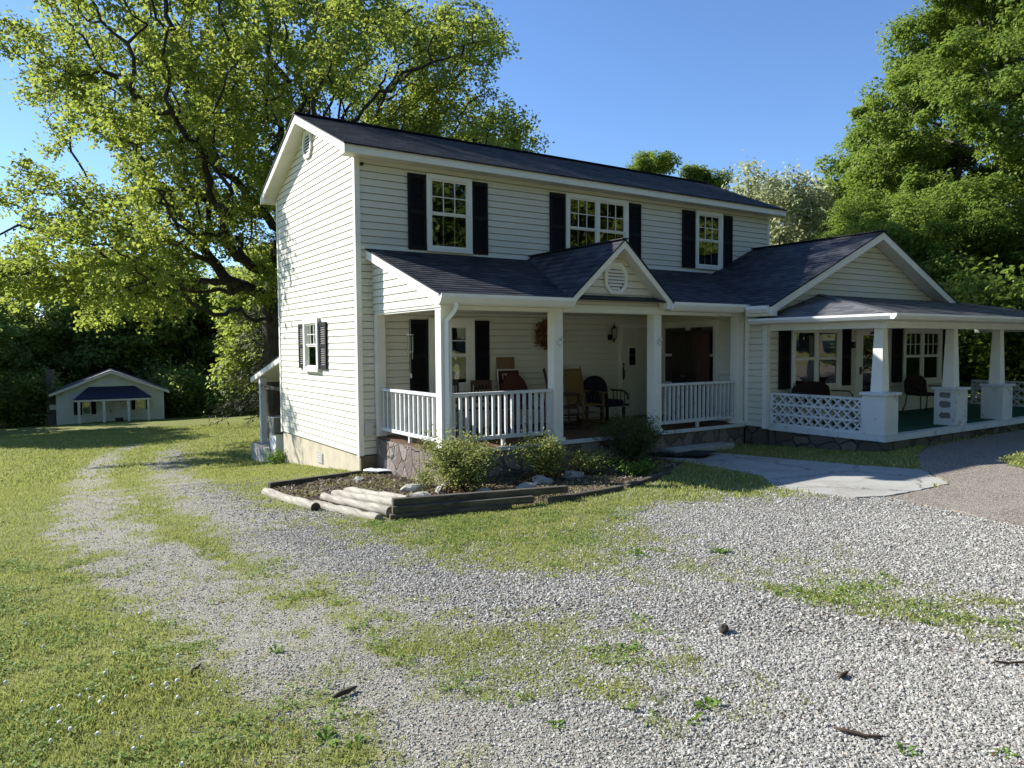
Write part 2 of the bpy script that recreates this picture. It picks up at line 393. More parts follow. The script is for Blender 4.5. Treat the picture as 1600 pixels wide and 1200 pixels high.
def shutter(house, T, u0, u1, v0, v1, mat='shutter_black'):
    mb = MB(T); s = min(.055, (u1-u0)*.17); m = (v0+v1)/2
    mb.box(u0,u0+s,v0,v1,.016,.046); mb.box(u1-s,u1,v0,v1,.016,.046)
    for a, b in ((v0,v0+.08),(m-.035,m+.035),(v1-.08,v1)): mb.box(u0+s,u1-s,a,b,.016,.044)
    mb.box(u0+s,u1-s,v0+.08,v1-.08,.014,.018)
    for lo, hi in ((v0+.08,m-.035),(m+.035,v1-.08)):
        n = max(4, int((hi-lo)/.042))
        for i in range(n):
            y = lo+(hi-lo)*(i+.1)/n; h = (hi-lo)/n
            mb.add([(u0+s,y,.040),(u1-s,y,.040),(u1-s,y+h*.8,.021),(u0+s,y+h*.8,.021)], [(0,1,2,3)])
            mb.add([(u0+s,y,.040),(u1-s,y,.040),(u1-s,y-.004,.021),(u0+s,y-.004,.021)], [(3,2,1,0)])
    return mb.build('shutter', mat, house)
def octo_vent(house, T, u, v, w, h, base=.01):
    cu, cv = w*.25, h*.27
    O = [(u-w/2,v-h/2+cv),(u-w/2+cu,v-h/2),(u+w/2-cu,v-h/2),(u+w/2,v-h/2+cv),(u+w/2,v+h/2-cv),(u+w/2-cu,v+h/2),(u-w/2+cu,v+h/2),(u-w/2,v+h/2-cv)]
    mb = MB(T); k = .74
    I = [(u+(p[0]-u)*k, v+(p[1]-v)*k) for p in O]
    for i in range(8):
        j = (i+1) % 8; mb.add([(*O[i],base),(*O[j],base),(*I[j],base),(*I[i],base),(*O[i],base+.04),(*O[j],base+.04),(*I[j],base+.035),(*I[i],base+.035)],
            [(4,5,6,7),(0,1,5,4),(2,3,7,6)])
    o = mb.build('gable_vent', 'white_trim', house)
    sl = MB(T); n = 7
    for i in range(n):
        y = v-h/2*k+h*k*(i+.15)/n; iv = interval(I, min(max(y, v-h/2*k+.001), v+h/2*k-.001))
        sl.add([(iv[0],y,base+.03),(iv[1],y,base+.03),(iv[1],y+.05,base+.006),(iv[0],y+.05,base+.006)], [(0,1,2,3)])
    sl.build('louver', 'white_trim', o)
    b = MB(T); b.add([(*p, base+.002) for p in I], [tuple(range(8))]); b.build('vent_screen', 'black_iron', o)
    return o
def railing(house, a, b, z0, z1, n, label=None):
    a = np.array(a); b = np.array(b)
    r0 = MB(); r0.bar((*a,z1-.03), (*b,z1-.03), .085, .05); top = r0.build('railing', 'worn_white_paint', house, bevel=.006)
    if label: top['label'] = label
    r1 = MB(); r1.bar((*a,z0+.03), (*b,z0+.03), .06, .06); r1.build('bottom_rail', 'worn_white_paint', top)
    for i in range(n):
        p = a+(b-a)*(i+.5)/n; m = MB(); m.bar((*p,z0+.058), (*p,z1-.056), .042, .042, (1,0,0)); m.build('baluster', 'worn_white_paint', top)
    m = MB(); p = a+(b-a)*.5; m.bar((*p, z0-.12), (*p, z0), .05, .05, (1,0,0)); m.build('support_block', 'worn_white_paint', top)
    return top

# ================================================================== THE HOUSE
TF = ((0,0,0),(1,0,0),(0,0,1),(0,-1,0))            # front wall: u=X
TG = ((0,0,0),(0,1,0),(0,0,1),(-1,0,0))            # gable wall: u=Y
TE = ((.30,0,0),(0,1,0),(0,0,1),(-1,0,0))          # porch end
TS = ((0,-2.60,0),(1,0,0),(0,0,1),(0,-1,0))        # small porch gable
TWL = ((7.28,0,0),(0,-1,0),(0,0,1),(-1,0,0))       # one-storey wing, side facing the porch
YW = -3.117
TWF = ((0,YW,0),(1,0,0),(0,0,1),(0,-1,0))          # wing front
TX = ((0,0,0),(0,1,0),(0,0,1),(1,0,0))             # profile in Y,Z run along X
TY = ((0,0,0),(1,0,0),(0,0,1),(0,1,0))             # profile in X,Z run along Y
house = thing('house', 'large two-storey house in cream siding with black shutters, dark roof, front porch and single-storey wing', 'house', (0,0,-.32))
H = house
# walls
wall = siding(TF, [(0,0),(11.4,0),(11.4,5.34),(0,5.34)]).build('wall', 'vinyl_siding', H)
siding(TG, [(0,0),(4.85,0),(4.85,5.45),(2.425,6.51),(0,5.45)]).build('wall', 'vinyl_siding', H)
m = MB(); m.box(11.37,11.4,.03,4.85,0,5.4); m.box(.03,11.37,4.82,4.85,-.1,5.4); m.build('wall', 'vinyl_siding', H)
m = MB(); m.prism([(-.024,-.024),(.075,-.024),(.075,-.001),(-.001,-.001),(-.001,.075),(-.024,.075)], -.01, 5.33); m.build('corner_trim', 'white_trim', wall)
m = MB(); m.box(11.33,11.42,-.022,0,2.5,5.33); m.build('corner_trim', 'white_trim', wall)
m = MB(); m.box(-.022,0,4.775,4.87,-.01,5.33); m.build('corner_trim', 'white_trim', wall)
m = MB(TF); m.box(.08,9.4,3.70,3.775,.015,.03); m.build('roof_flashing', 'white_trim', wall)
m = MB(); m.box(.02,11.3,.03,4.82,-1.4,-.004); m.build('foundation', 'parged_foundation', H)
m = MB(); m.box(.0,.32,-.05,.03,-.6,-.004); m.build('foundation', 'dark_stone', H)['label'] = 'dark rough stone foundation'
m = MB(TG); m.box(2.05,2.4,-.42,-.2,-.03,-.008); fv = m.build('foundation_vent', 'old_concrete', H)
m = MB(TG)
for k in range(4): m.box(2.08,2.37,-.40+k*.05,-.375+k*.05,-.01,.0)
m.build('louver', 'meter_grey', fv)
m = MB(TF); m.box(.085,.235,.36,.60,.012,.075); m.box(.10,.22,.38,.58,.075,.085); m.build('meter_box', 'meter_grey', H, bevel=.006)
m = MB(TF); m.box(.09,.14,5.17,5.22,.012,.06); m.build('bracket', 'black_iron', H)
# main roof
ez, rz_, sl = 5.465, 6.65, (6.65-5.465)/2.72
mb = shingles((-.32,-.33,ez-.013),(11.72,-.33,ez-.013),(11.72,2.42,rz_),(-.32,2.42,rz_))
shingles((11.72,5.17,ez-.013),(-.32,5.17,ez-.013),(-.32,2.42,rz_),(11.72,2.42,rz_), mb=mb)
mb.slab([(-.32,-.33,ez-.016),(11.72,-.33,ez-.016),(11.72,2.42,rz_-.003),(-.32,2.42,rz_-.003)], .022)
mb.slab([(11.72,5.17,ez-.016),(-.32,5.17,ez-.016),(-.32,2.42,rz_-.003),(11.72,2.42,rz_-.003)], .022)
mb.bar((-.33,2.42,rz_+.004),(11.73,2.42,rz_+.004),.22,.02)
roof = mb.build('roof', 'dark_shingle', H)
m = MB(); m.box(-.30,11.7,-.30,-.275,5.30,5.435); m.box(-.30,11.7,5.115,5.14,5.30,5.435)
def rake(m, T, a, peak, c, w0, w1, th, gap=.028):
    m.T = T
    for p, q in ((a, peak), (peak, c)):
        m.prism([(p[0],p[1]-gap-th),(q[0],q[1]-gap-th),(q[0],q[1]-gap),(p[0],p[1]-gap)] if p[0] < q[0] else [(q[0],q[1]-gap-th),(p[0],p[1]-gap-th),(p[0],p[1]-gap),(q[0],q[1]-gap)], w0, w1)
    m.T = None
for x0 in (-.302, 11.678): rake(m, TX, (-.302,5.467), (2.42,6.65), (5.142,5.467), x0, x0+.024, .155)
m.box(-.278,-.03,-.274,-.02,5.302,5.40); m.build('fascia', 'white_trim', roof)
m = MB(); m.box(-.276,11.7,-.274,0,5.296,5.31); m.box(-.276,11.7,4.87,5.115,5.296,5.31)
m.T = TX
for p, q in (((-.02,5.42),(2.42,6.47)), ((2.42,6.47),(4.87,5.42))):
    m.prism([(p[0],p[1]),(q[0],q[1]),(q[0],q[1]+.012),(p[0],p[1]+.012)], -.278, -.004)
m.T = None; m.box(-.278,-.004,4.87,5.115,5.31,5.42); m.build('soffit', 'soffit_vinyl', roof)
octo_vent(H, TG, 2.5, 6.10, .52, .56)
# upper windows
for (a, b, lo, hi, L, cl, sh) in ((1.378,2.352,3.745,5.185,1,3,((1.005,1.372),(2.36,2.725))), (4.656,6.412,3.75,5.185,2,3,((4.25,4.65),(6.42,6.822))), (8.60,9.55,3.80,5.20,1,3,((8.164,8.594),(9.556,9.94)))):
    window(H, TF, a, b, lo, hi, .09, L, cl, 2, pane_backing=('pane_backing', 'pane_backing') if L == 2 else ('dim_curtain', 'room_dark'))
    for s in sh: shutter(H, TF, s[0], s[1], lo+.01, hi-.03)
w = window(H, TG, 1.99, 2.91, 1.46, 2.55, .10, 1, 3, 2, pane_backing=('dim_curtain','blind_grey')); w['label'] = 'small sunlit window with blind behind its lower sash'
shutter(H, TG, 2.92, 3.32, 1.52, 2.46); shutter(H, TG, 1.58, 1.98, 1.52, 2.46)
# ground-floor porch wall
window(H, TF, 1.385, 2.38, 1.08, 2.50, .15, 1, 2, 2, pane_backing=('dim_curtain','dim_curtain'))
shutter(H, TF, 1.0, 1.376, 1.10, 2.465); shutter(H, TF, 2.39, 2.735, 1.10, 2.465)
m = MB(TF); m.box(6.17,6.245,.345,2.43,.0,.05); m.box(7.165,7.24,.345,2.43,0,.05); m.box(6.245,7.165,2.355,2.43,0,.05)
frame = m.build('door_frame', 'white_trim', H)
m = MB(TF); m.box(6.25,7.16,.36,2.35,.003,.028)
for k in range(9): m.box(6.29+k*.094,6.29+k*.094+.078,.52,1.42,.028,.034); m.box(6.29+k*.094,6.29+k*.094+.078,1.98,2.28,.028,.034)
m.box(6.40,6.47,1.44,1.96,.028,.036); m.box(6.66,6.73,1.44,1.96,.028,.036); m.box(6.47,6.66,1.44,1.50,.028,.036); m.box(6.47,6.66,1.90,1.96,.028,.036)
door = m.build('door', 'door_cream', H)
m = MB(TF); m.box(6.475,6.655,1.505,1.895,.029,.033); m.build('pane', 'dark_glass', door)
m = MB(TF); m.box(6.275,6.315,1.18,1.48,.028,.036); m.tube([(6.295,1.22,.036),(6.295,1.25,.08),(6.295,1.38,.08),(6.295,1.41,.036)], .010, 6); m.cyl(6.295,1.53,.028,.05,.024); m.build('handle', 'black_iron', door)
# porch lantern
m = MB(); x, z = 5.90, 2.20; m.box(x-.05,x+.05,-.03,-.012,z-.12,z+.0); m.tube([(x,-.03,z-.08),(x,-.12,z-.14),(x,-.17,z-.10)], .012, 6)
m.cyl(x,-.17,z-.10,z-.08,.05,.05,6); m.cyl(x,-.17,z+.13,z+.20,.075,.02,6); m.cyl(x,-.17,z+.20,z+.26,.012,.004,6); m.cyl(x,-.17,z-.17,z-.10,.012,.03,6)
for k in range(6):
    a = k*math.pi/3; m.bar((x+.05*math.cos(a),-.17+.05*math.sin(a),z-.08),(x+.06*math.cos(a),-.17+.06*math.sin(a),z+.13),.009)
lan = m.build('wall_lantern', 'black_iron', H); m = MB(); m.cyl(x,-.17,z-.08,z+.13,.043,.053,6); m.build('lamp_glass', 'frosted_lamp', lan)
# porch floor, skirt, step
m = MB(); m.box(.305,7.27,-2.595,-.04,-.7,.298); m.build('porch_skirt', 'fieldstone', H)['label'] = 'mauve fieldstone porch base'
m = MB(); 
for k in range(24): m.box(.345,7.26,-2.59+k*.107,-2.59+k*.107+.103,.30,.345)
pf = m.build('porch_floor', 'porch_boards', H)
m = MB(); m.box(.30,7.27,-2.63,-2.592,.285,.349); m.build('floor_edging', 'worn_white_paint', pf)
m = MB(); m.box(4.85,6.5,-3.02,-2.64,-.4,.04); m.build('doorstep', 'old_concrete', H, bevel=.02)
# posts
for k, x in enumerate((.302, 2.44, 4.745, 7.075)):
    m = MB(); wd = .19; m.box(x,x+wd,-2.58,-2.39,.345,2.53); p = m.build('porch_post', 'white_trim', H, bevel=.008)
    m = MB(); m.box(x-.025,x+wd+.025,-2.605,-2.365,.35,.40); m.build('post_base', 'white_trim', p)
m = MB(); m.box(.302,.47,-.13,-.016,.345,2.53); m.build('porch_post', 'white_trim', H)['label'] = 'half post against the wall'
def bow(x):
    m = MB(); g = np.random.default_rng(3)
    for k in range(9): a = g.random()*6.28; m.ico((x+.05*math.cos(a), -2.595, 2.02+.06*math.sin(a)), .028, (1,.4,.8), .3, 1, k)
    return m
for x, i in ((2.56,0),(4.88,1)): bow(x).build('post_ornament', 'worn_white_paint', H)
railing(H, (.395,-.14), (.395,-2.39), .455, 1.225, 13); railing(H, (.50,-2.49), (2.43,-2.49), .465, 1.235, 16); railing(H, (4.94,-2.49), (7.07,-2.49), .455, 1.232, 18)
# beam, end wall, ceiling, shed roof
m = MB(); m.box(.30,7.27,-2.60,-2.40,2.52,2.66); m.box(.304,.44,-2.40,-.02,2.525,2.60); beam = m.build('porch_beam', 'white_trim', H)
m = MB(); m.box(.44,7.27,-2.40,-.02,2.60,2.615); m.build('porch_ceiling', 'soffit_vinyl', H)
siding(TE, [(-2.59,2.555),(0,2.555),(0,3.62),(-2.59,2.735)], base=.05).build('wall', 'vinyl_siding', H)
sh = .3455; pz = lambda y: 3.725+sh*y
mb = shingles((.155,-2.82,pz(-2.82)),(9.4,-2.82,pz(-2.82)),(9.4,0,pz(0)),(.155,0,pz(0)))
mb.slab([(.155,-2.82,pz(-2.82)-.003),(9.4,-2.82,pz(-2.82)-.003),(9.4,0,pz(0)-.003),(.155,0,pz(0)-.003)], .022)
# small gable over the steps
gx, gz, gh, gs = 3.775, 3.80, 1.20, .885
shingles((gx-gh,0,gz-gh*gs),(gx-gh,-2.87,gz-gh*gs),(gx,-2.87,gz),(gx,0,gz), mb=mb); shingles((gx+gh,-2.87,gz-gh*gs),(gx+gh,0,gz-gh*gs),(gx,0,gz),(gx,-2.87,gz), mb=mb)
for s in (-1, 1): mb.slab([(gx+s*gh,-2.87,gz-gh*gs-.003),(gx+s*gh,0,gz-gh*gs-.003),(gx,0,gz-.003),(gx,-2.87,gz-.003)], .022)
mb.bar((gx,-2.88,gz+.004),(gx,0,gz+.004),.14,.016)
proof = mb.build('porch_roof', 'dark_shingle', H)
m = MB(TX); m.prism([(-2.80,pz(-2.80)-.18),(0,pz(0)-.18),(0,pz(0)-.027),(-2.80,pz(-2.80)-.027)], .165, .19); m.T = None
m.box(.19,gx-gh+.02,-2.80,-2.775,2.585,2.735); m.box(gx+gh-.02,7.2,-2.80,-2.775,2.585,2.735); m.box(gx-gh+.02,gx+gh-.02,-2.63,-2.602,2.535,2.655)
rake(m, TY, (gx-gh,gz-gh*gs), (gx,gz), (gx+gh,gz-gh*gs), -2.855, -2.83, .125, .03)
m.box(gx+gh-.16,gx+gh,-2.852,-2.64,2.61,2.72); m.build('fascia', 'white_trim', proof)
m = MB(); m.box(.19,gx-gh+.02,-2.775,-2.60,2.583,2.597); m.box(gx+gh-.02,7.2,-2.775,-2.60,2.583,2.597); m.T = TY
for s in (-1, 1):
    a = (gx+s*(gh-.02), gz-(gh-.02)*gs-.155); b = (gx, gz-.155); p, q = (a, b) if s < 0 else (b, a)
    m.prism([p, q, (q[0],q[1]+.012), (p[0],p[1]+.012)], -2.83, -2.602)
m.build('soffit', 'soffit_vinyl', proof)
siding(TS, [(gx-gh+.06,2.655),(gx+gh-.06,2.655),(gx,3.66)], base=.05).build('wall', 'vinyl_siding', H)
octo_vent(H, TS, 3.765, 3.135, .52, .56)
GP = [(-2.802,2.60),(-2.87,2.60),(-2.905,2.655),(-2.925,2.69),(-2.925,2.742),(-2.913,2.742),(-2.905,2.70),(-2.815,2.70),(-2.815,2.742),(-2.802,2.742)]
for a, b in ((.14,gx-gh+.07),(gx+gh-.05,7.12)):
    m = MB(TX); m.prism(GP, a, b); m.build('gutter', 'white_metal', H)
m = MB(); m.tube([(.42,-2.865,2.61),(.42,-2.865,2.54),(.40,-2.80,2.46),(.385,-2.63,2.36),(.385,-2.625,2.25),(.385,-2.625,-.05),(.385,-2.70,-.13)], .042, 4); m.build('downspout', 'white_metal', H)
# ---- wing
siding(TWL, [(0,.30),(3.10,.30),(3.10,2.62),(0,2.62)], base=.30).build('wall', 'vinyl_siding', H)
ww = siding(TWF, [(7.30,.30),(14.3,.30),(14.3,2.68),(10.8,4.26),(7.30,2.68)], base=.30).build('wall', 'vinyl_siding', H)
m = MB(); m.box(14.27,14.3,-3.08,5.0,0,2.7); m.box(11.42,14.27,4.97,5.0,0,2.9); m.build('wall', 'vinyl_siding', H)
m = MB(); m.prism([(7.256,YW-.024),(7.365,YW-.024),(7.365,YW-.001),(7.279,YW-.001),(7.279,YW+.07),(7.256,YW+.07)], .28, 2.34); m.build('corner_trim', 'white_trim', ww)
m = MB(); m.box(7.255,7.277,-2.70,-2.62,.36,2.5); m.build('corner_trim', 'white_trim', ww)
m = MB(); m.box(7.31,14.28,YW+.02,-2.60,-.6,.29); m.build('foundation', 'flagstone_base', H)
bw = window(H, TWL, .24, 1.94, .98, 2.485, .115, 2, 1, 1, lower_grid=False, glass='dark_glass')
wx, wz, wh, ws = 10.8, 4.42, 3.85, .447; ze = wz-wh*ws
mb = shingles((wx-wh,0,ze),(wx-wh,-3.47,ze),(wx,-3.47,wz),(wx,0,wz)); shingles((wx+wh,-3.47,ze),(wx+wh,5.2,ze),(wx,5.2,wz),(wx,-3.47,wz), mb=mb)
mb.slab([(wx-wh,0,ze-.003),(wx-wh,-3.47,ze-.003),(wx,-3.47,wz-.003),(wx,0,wz-.003)], .022); mb.slab([(wx+wh,-3.47,ze-.003),(wx+wh,5.2,ze-.003),(wx,5.2,wz-.003),(wx,-3.47,wz-.003)], .022)
mb.bar((wx,-3.48,wz+.004),(wx,5.2,wz+.004),.2,.018)
wroof = mb.build('wing_roof', 'dark_shingle', H)
m = MB(); rake(m, TY, (wx-wh,ze), (wx,wz), (wx+wh,ze), -3.455, -3.43, .155)
m.box(wx-wh+.01,wx-wh+.19,-3.46,-3.425,ze-.20,ze-.03); m.box(wx-wh+.02,wx-wh+.045,-3.425,-2.85,ze-.19,ze-.04); m.build('fascia', 'white_trim', wroof)
m = MB(TY)
for p, q in (((wx-wh+.05,ze-.17),(wx,wz-.17)), ((wx,wz-.17),(wx+wh-.05,ze-.17))): m.prism([p, q, (q[0],q[1]+.012), (p[0],p[1]+.012)], -3.43, YW-.02)
m.T = None; m.box(wx-wh+.045,7.278,-3.42,-2.85,ze-.20,ze-.185); m.build('soffit', 'soffit_vinyl', wroof)
m = MB(TY); m.prism([(6.97,2.57),(6.90,2.57),(6.86,2.64),(6.86,2.70),(6.97,2.70)], -3.42, -2.93); m.build('gutter', 'white_metal', H)
# wing windows and door
window(H, TWF, 8.03, 9.725, .985, 2.32, .10, 2, 1, 1, lower_grid=False, pane_backing=('dim_curtain','room_dark'))
window(H, TWF, 12.215, 13.965, .985, 2.32, .10, 2, 3, 2, lower_grid=False, pane_backing=('room_dark','room_dark'))
for a, b in ((7.64,8.0),(9.745,10.12),(11.79,12.2),(13.98,14.24)): shutter(H, TWF, a, b, 1.05, 2.30)
m = MB(TWF); m.box(10.30,10.39,.37,2.36,0,.05); m.box(11.29,11.38,.37,2.36,0,.05); m.box(10.39,11.29,2.27,2.36,0,.05); m.build('door_frame', 'white_trim', H)
m = MB(TWF); m.box(10.40,10.57,.38,2.26,.01,.045); m.box(11.11,11.28,.38,2.26,.01,.045); m.box(10.57,11.11,2.14,2.26,.01,.045); m.box(10.57,11.11,.38,.62,.01,.045); m.box(10.57,11.11,1.30,1.34,.012,.04)
sd = m.build('door', 'white_trim', H); sd['label'] = 'white storm door with full dark glass'
m = MB(TWF); m.box(10.57,11.11,.62,2.14,.02,.026); m.build('pane', 'dark_glass', sd)
m = MB(TWF); m.box(10.44,10.50,1.28,1.44,.045,.065); m.tube([(10.47,1.36,.06),(10.47,1.36,.10),(10.53,1.33,.10)], .012, 6); m.build('handle', 'black_iron', sd)
m = MB(TWF); m.box(10.17,10.25,1.86,2.0,.014,.06); m.build('doorbell_box', 'black_iron', H)
m = MB(); x, z = 9.9, 2.2; m.cyl(x,-3.9,2.26,2.335,.01,.01,6); m.cyl(x,-3.9,2.19,2.26,.16,.03,10); m.cyl(x,-3.9,2.16,2.19,.17,.16,10); m.build('ceiling_lamp', 'black_iron', H)
# wing porch
m = MB(); m.box(7.37,15.75,-5.49,YW-.02,-.6,.255); m.build('porch_skirt', 'flagstone_base', H)
m = MB(); m.box(7.335,15.8,-5.535,YW-.015,.255,.362); wpf = m.build('porch_floor', 'worn_white_paint', H)
m = MB(); m.box(7.47,15.7,-5.36,YW-.02,.3625,.372); m.build('porch_carpet', 'carpet_green', wpf)
for k, (x, y) in enumerate(((7.575,-5.285),(10.05,-5.285),(11.96,-5.285),(15.55,-5.285))):
    m = MB(); m.box(x-.213,x+.213,y-.213,y+.213,.362,1.05); pr = m.build('porch_pier', 'flaking_block', H, bevel=.012)
    if k == 1: pr['label'] = 'white pier with three bare mortar patches'
    m = MB(); m.box(x-.25,x+.25,y-.25,y+.25,1.05,1.105); m.build('pier_cap', 'worn_white_paint', pr, bevel=.01)
    m = MB(); m.frustum((x-.02,y-.0,1.105),(.108,.108),(x-.02,y,2.23),(.075,.075)); m.build('porch_column', 'white_trim', pr)
    if k == 1:
        m = MB(); g = np.random.default_rng(5)
        for z0, z1 in ((.90,1.01),(.71,.84),(.50,.62)):
            n = 14; ps = []
            for i in range(n):
                a = 2*math.pi*i/n; c_, s_ = math.cos(a), math.sin(a); k_ = 1/max(abs(c_),abs(s_))*(.86+.2*g.random())
                ps.append((y+.0+.105*c_*min(k_,1.25), (z0+z1)/2+(z1-z0)/2*s_*min(k_,1.25)))
            m.T = ((x-.213,0,0),(0,1,0),(0,0,1),(-1,0,0)); m.prism(ps, -.003, .004)
        m.build('bare_patch', 'bare_mortar', pr)
def lattice(a, b, z0, z1, th=.09, name='lattice_wall'):
    a = np.array(a); b = np.array(b); L = np.linalg.norm(b-a); d = (b-a)/L; w = (d[1], -d[0])
    T = ((a[0],a[1],0),(d[0],d[1],0),(0,0,1),(w[0],w[1],0)); m = MB(T); h = th/2
    rail = .045; rows = 3; rh = (z1-z0-rail*4)/3
    for r_ in range(4): m.box(0,L,z0+r_*(rh+rail),z0+r_*(rh+rail)+rail,-h,h)
    n = int(round(L/.185)); cw = L/n
    m.box(0,.07,z0+rail,z1-rail,-h+.002,h-.002); m.box(L-.03,L,z0+rail,z1-rail,-h+.002,h-.002)
    for r_ in range(rows):
        zb = z0+rail+r_*(rh+rail); zt = zb+rh
        for i in range(n):
            u0, u1 = i*cw, (i+1)*cw; t = .040
            m.prism([(u0,zb),(u0+t,zb),(u1,zt),(u1-t,zt)], -h+.004, h-.004); m.prism([(u0,zt),(u1-t,zb),(u1,zb),(u0+t,zt)], -h+.007, h-.007)
    return m.build(name, 'worn_white_paint', H)
lattice((7.41,YW-.03), (7.41,-5.075), .362, 1.0); lattice((15.6,YW-.03), (15.6,-5.075), .362, 1.0)
hz = 2.455; Lx, Rx, Fy = 7.06, 16.1, -5.80; TL, TR = (8.99,YW-.005,2.99), (14.2,YW-.005,2.99); FL, FR = (Lx,Fy,hz), (Rx,Fy,hz)
mb = shingles(FL, FR, TR, TL); shingles((Lx,-2.96,hz), FL, TL, TL, mb=mb); shingles(FR, (Rx,-2.96,hz), TR, TR, mb=mb)
mb.add([FL,FR,TR,TL,(Lx,-2.96,hz),(Rx,-2.96,hz)], [(0,1,2,3),(0,3,4),(1,5,2)])
mb.bar(FL, TL, .16, .03); mb.bar(FR, TR, .16, .03)
wpr = mb.build('wing_porch_roof', 'worn_shingle', H); wpr['label'] = 'low hipped roof of greyer, older shingles'
m = MB(); m.box(7.345,7.49,-5.50,-2.95,2.225,2.345); m.box(7.49,15.83,-5.50,-5.355,2.225,2.345); m.box(15.70,15.83,-5.355,YW-.02,2.225,2.345); m.build('porch_beam', 'white_trim', H)
m = MB(); m.box(7.09,16.07,-5.77,YW-.02,2.345,2.36); m.box(7.09,7.27,YW-.02,-2.95,2.345,2.36); m.build('porch_ceiling', 'soffit_vinyl', H)
GQ = [(0,2.362),(-.06,2.362),(-.09,2.40),(-.105,2.42),(-.105,2.458),(-.092,2.458),(-.086,2.425),(-.012,2.425),(-.012,2.458),(0,2.458)]
for T, a, b in ((((0,Fy+.02,0),(0,1,0),(0,0,1),(1,0,0)),Lx-.09,Rx+.09), (((Lx+.02,0,0),(1,0,0),(0,0,1),(0,1,0)),Fy-.06,-2.9), (((Rx-.02,0,0),(-1,0,0),(0,0,1),(0,1,0)),Fy-.06,-2.9)):
    m = MB(T); m.prism(GQ, a, b); m.build('gutter', 'white_metal', H)
# rear lean-to porch
mb = shingles((6,7.75,1.19),(.0,7.75,1.19),(.0,4.86,1.80),(6,4.86,1.80)); mb.slab([(.0,7.75,1.187),(6,7.75,1.187),(6,4.86,1.797),(.0,4.86,1.797)], .022); rp = mb.build('rear_porch_roof', 'dark_shingle', H)
m = MB(TX); m.prism([(4.87,1.64),(7.73,1.035),(7.73,1.165),(4.87,1.77)], .01, .035); m.T = None; m.box(.035,5.9,7.70,7.73,1.035,1.165); m.build('fascia', 'white_trim', rp)
m = MB(TX); m.prism([(4.87,1.63),(7.7,1.035),(7.7,1.045),(4.87,1.64)], .036, 5.9); m.build('soffit', 'soffit_vinyl', rp)
m = MB(); m.box(.05,.19,6.90,7.04,-.52,1.19); m.build('porch_post', 'worn_white_paint', H)
m = MB(); m.box(.06,.15,4.87,6.9,.92,1.0); m.build('porch_beam', 'dark_timber', H)
m = MB(); m.box(-.12,6,4.90,7.3,-1.3,-.52); m.build('rear_slab', 'old_concrete', H)

# ================================================================== THINGS ON THE PORCHES
FZ = .345
def leg_set(r, pts, w, mat, z0=0.):
    for (x, y, z) in pts:
        m = MB(); m.bar((x,y,z0),(x,y,z),w,w,(1,0,0)); m.build('leg', mat, r, world=False)
def rocking_chair(loc, rz, label, wood, back):
    r = thing('rocking_chair', label, 'rocking chair', loc, R(rz))
    for s in (-1, 1):
        m = MB(); m.tube([(s*.25,.20,.06),(s*.25,.24,.42),(s*.25,.34,.80),(s*.25,.42,1.17)], [.022,.022,.020,.014], 8); m.build('leg', wood, r, world=False, smooth=True)
        m = MB(); m.tube([(s*.28,-.25,.06),(s*.28,-.25,.64)], .022, 8); m.build('leg', wood, r, world=False, smooth=True)
        m = MB(); m.bar((s*.29,-.30,.65),(s*.26,.27,.67),.075,.025); m.build('armrest', wood, r, world=False, bevel=.008)
        m = MB(); ys = np.linspace(-.42,.50,11); m.tube([(s*.265,y,.03+.16*(y-.03)**2) for y in ys], .021, 6); m.build('rocker', wood, r, world=False)
    m = MB(); m.box(-.26,.26,-.25,.24,.395,.425); m.build('seat', back, r, world=False, bevel=.008)
    b = MB()
    if back == 'cane': b.bar((0,.262,.50),(0,.392,1.06),.015,.44,(1,0,0))
    for k, z in enumerate(np.linspace(.56,1.10,5) if back != 'cane' else (.48,1.10)):
        y = .24+(z-.42)*.236; b.box(-.235,.235,y-.010,y+.010,z-.035,z+.035)
    b.build('backrest', back, r, world=False)
    for z, y in ((.16,-.25),(.28,-.25),(.2,.215)):
        m = MB(); m.tube([(-.27,y,z),(.27,y,z)], .012, 6); m.build('stretcher', wood, r, world=False)
    for s in (-1, 1):
        m = MB(); m.tube([(s*.275,-.25,.22),(s*.255,.215,.22)], .012, 6); m.build('stretcher', wood, r, world=False)
    return r
rocking_chair((4.55,-.80,FZ), 4, 'rocking chair with tan cane back panel beside the front door', 'tan_wood', 'cane')
rocking_chair((3.85,-1.05,FZ), 52, 'dark red-brown ladder-back rocking chair beside the tan cane rocker', 'red_brown_wood', 'red_brown_wood')
# cushioned arm chair
r = thing('armchair', 'round-backed dark navy armchair with spindle arms next to front door', 'armchair', (5.15,-.72,FZ), 0)
leg_set(r, [(-.30,-.25,.34),(.30,-.25,.34),(-.28,.25,.34),(.28,.25,.34)], .05, 'dark_wood')
m = MB(); m.box(-.30,.30,-.28,.26,.34,.48); m.build('seat', 'navy_cushion', r, world=False, bevel=.04)
m = MB(((0,.20,0),(1,0,0),(0,.18,.98),(0,-1,.18))); m.prism([(-.30,.46),(.30,.46),(.31,.72)]+[(.31*math.cos(a),.72+.27*math.sin(a)) for a in np.linspace(.15,3.0,12)]+[(-.31,.72)], -.05, .07); m.build('backrest', 'navy_cushion', r, world=False, bevel=.03)
for s in (-1, 1):
    m = MB(); m.tube([(s*.36,.22,.66),(s*.36,-.20,.66),(s*.36,-.30,.60),(s*.36,-.33,.48)], .02, 8)
    for y in (-.22,-.1,.02,.14): m.tube([(s*.36,y,.36),(s*.36,y,.66)], .012, 6)
    m.bar((s*.36,-.33,.37),(s*.36,.24,.37),.04); m.build('armrest', 'dark_wood', r, world=False)
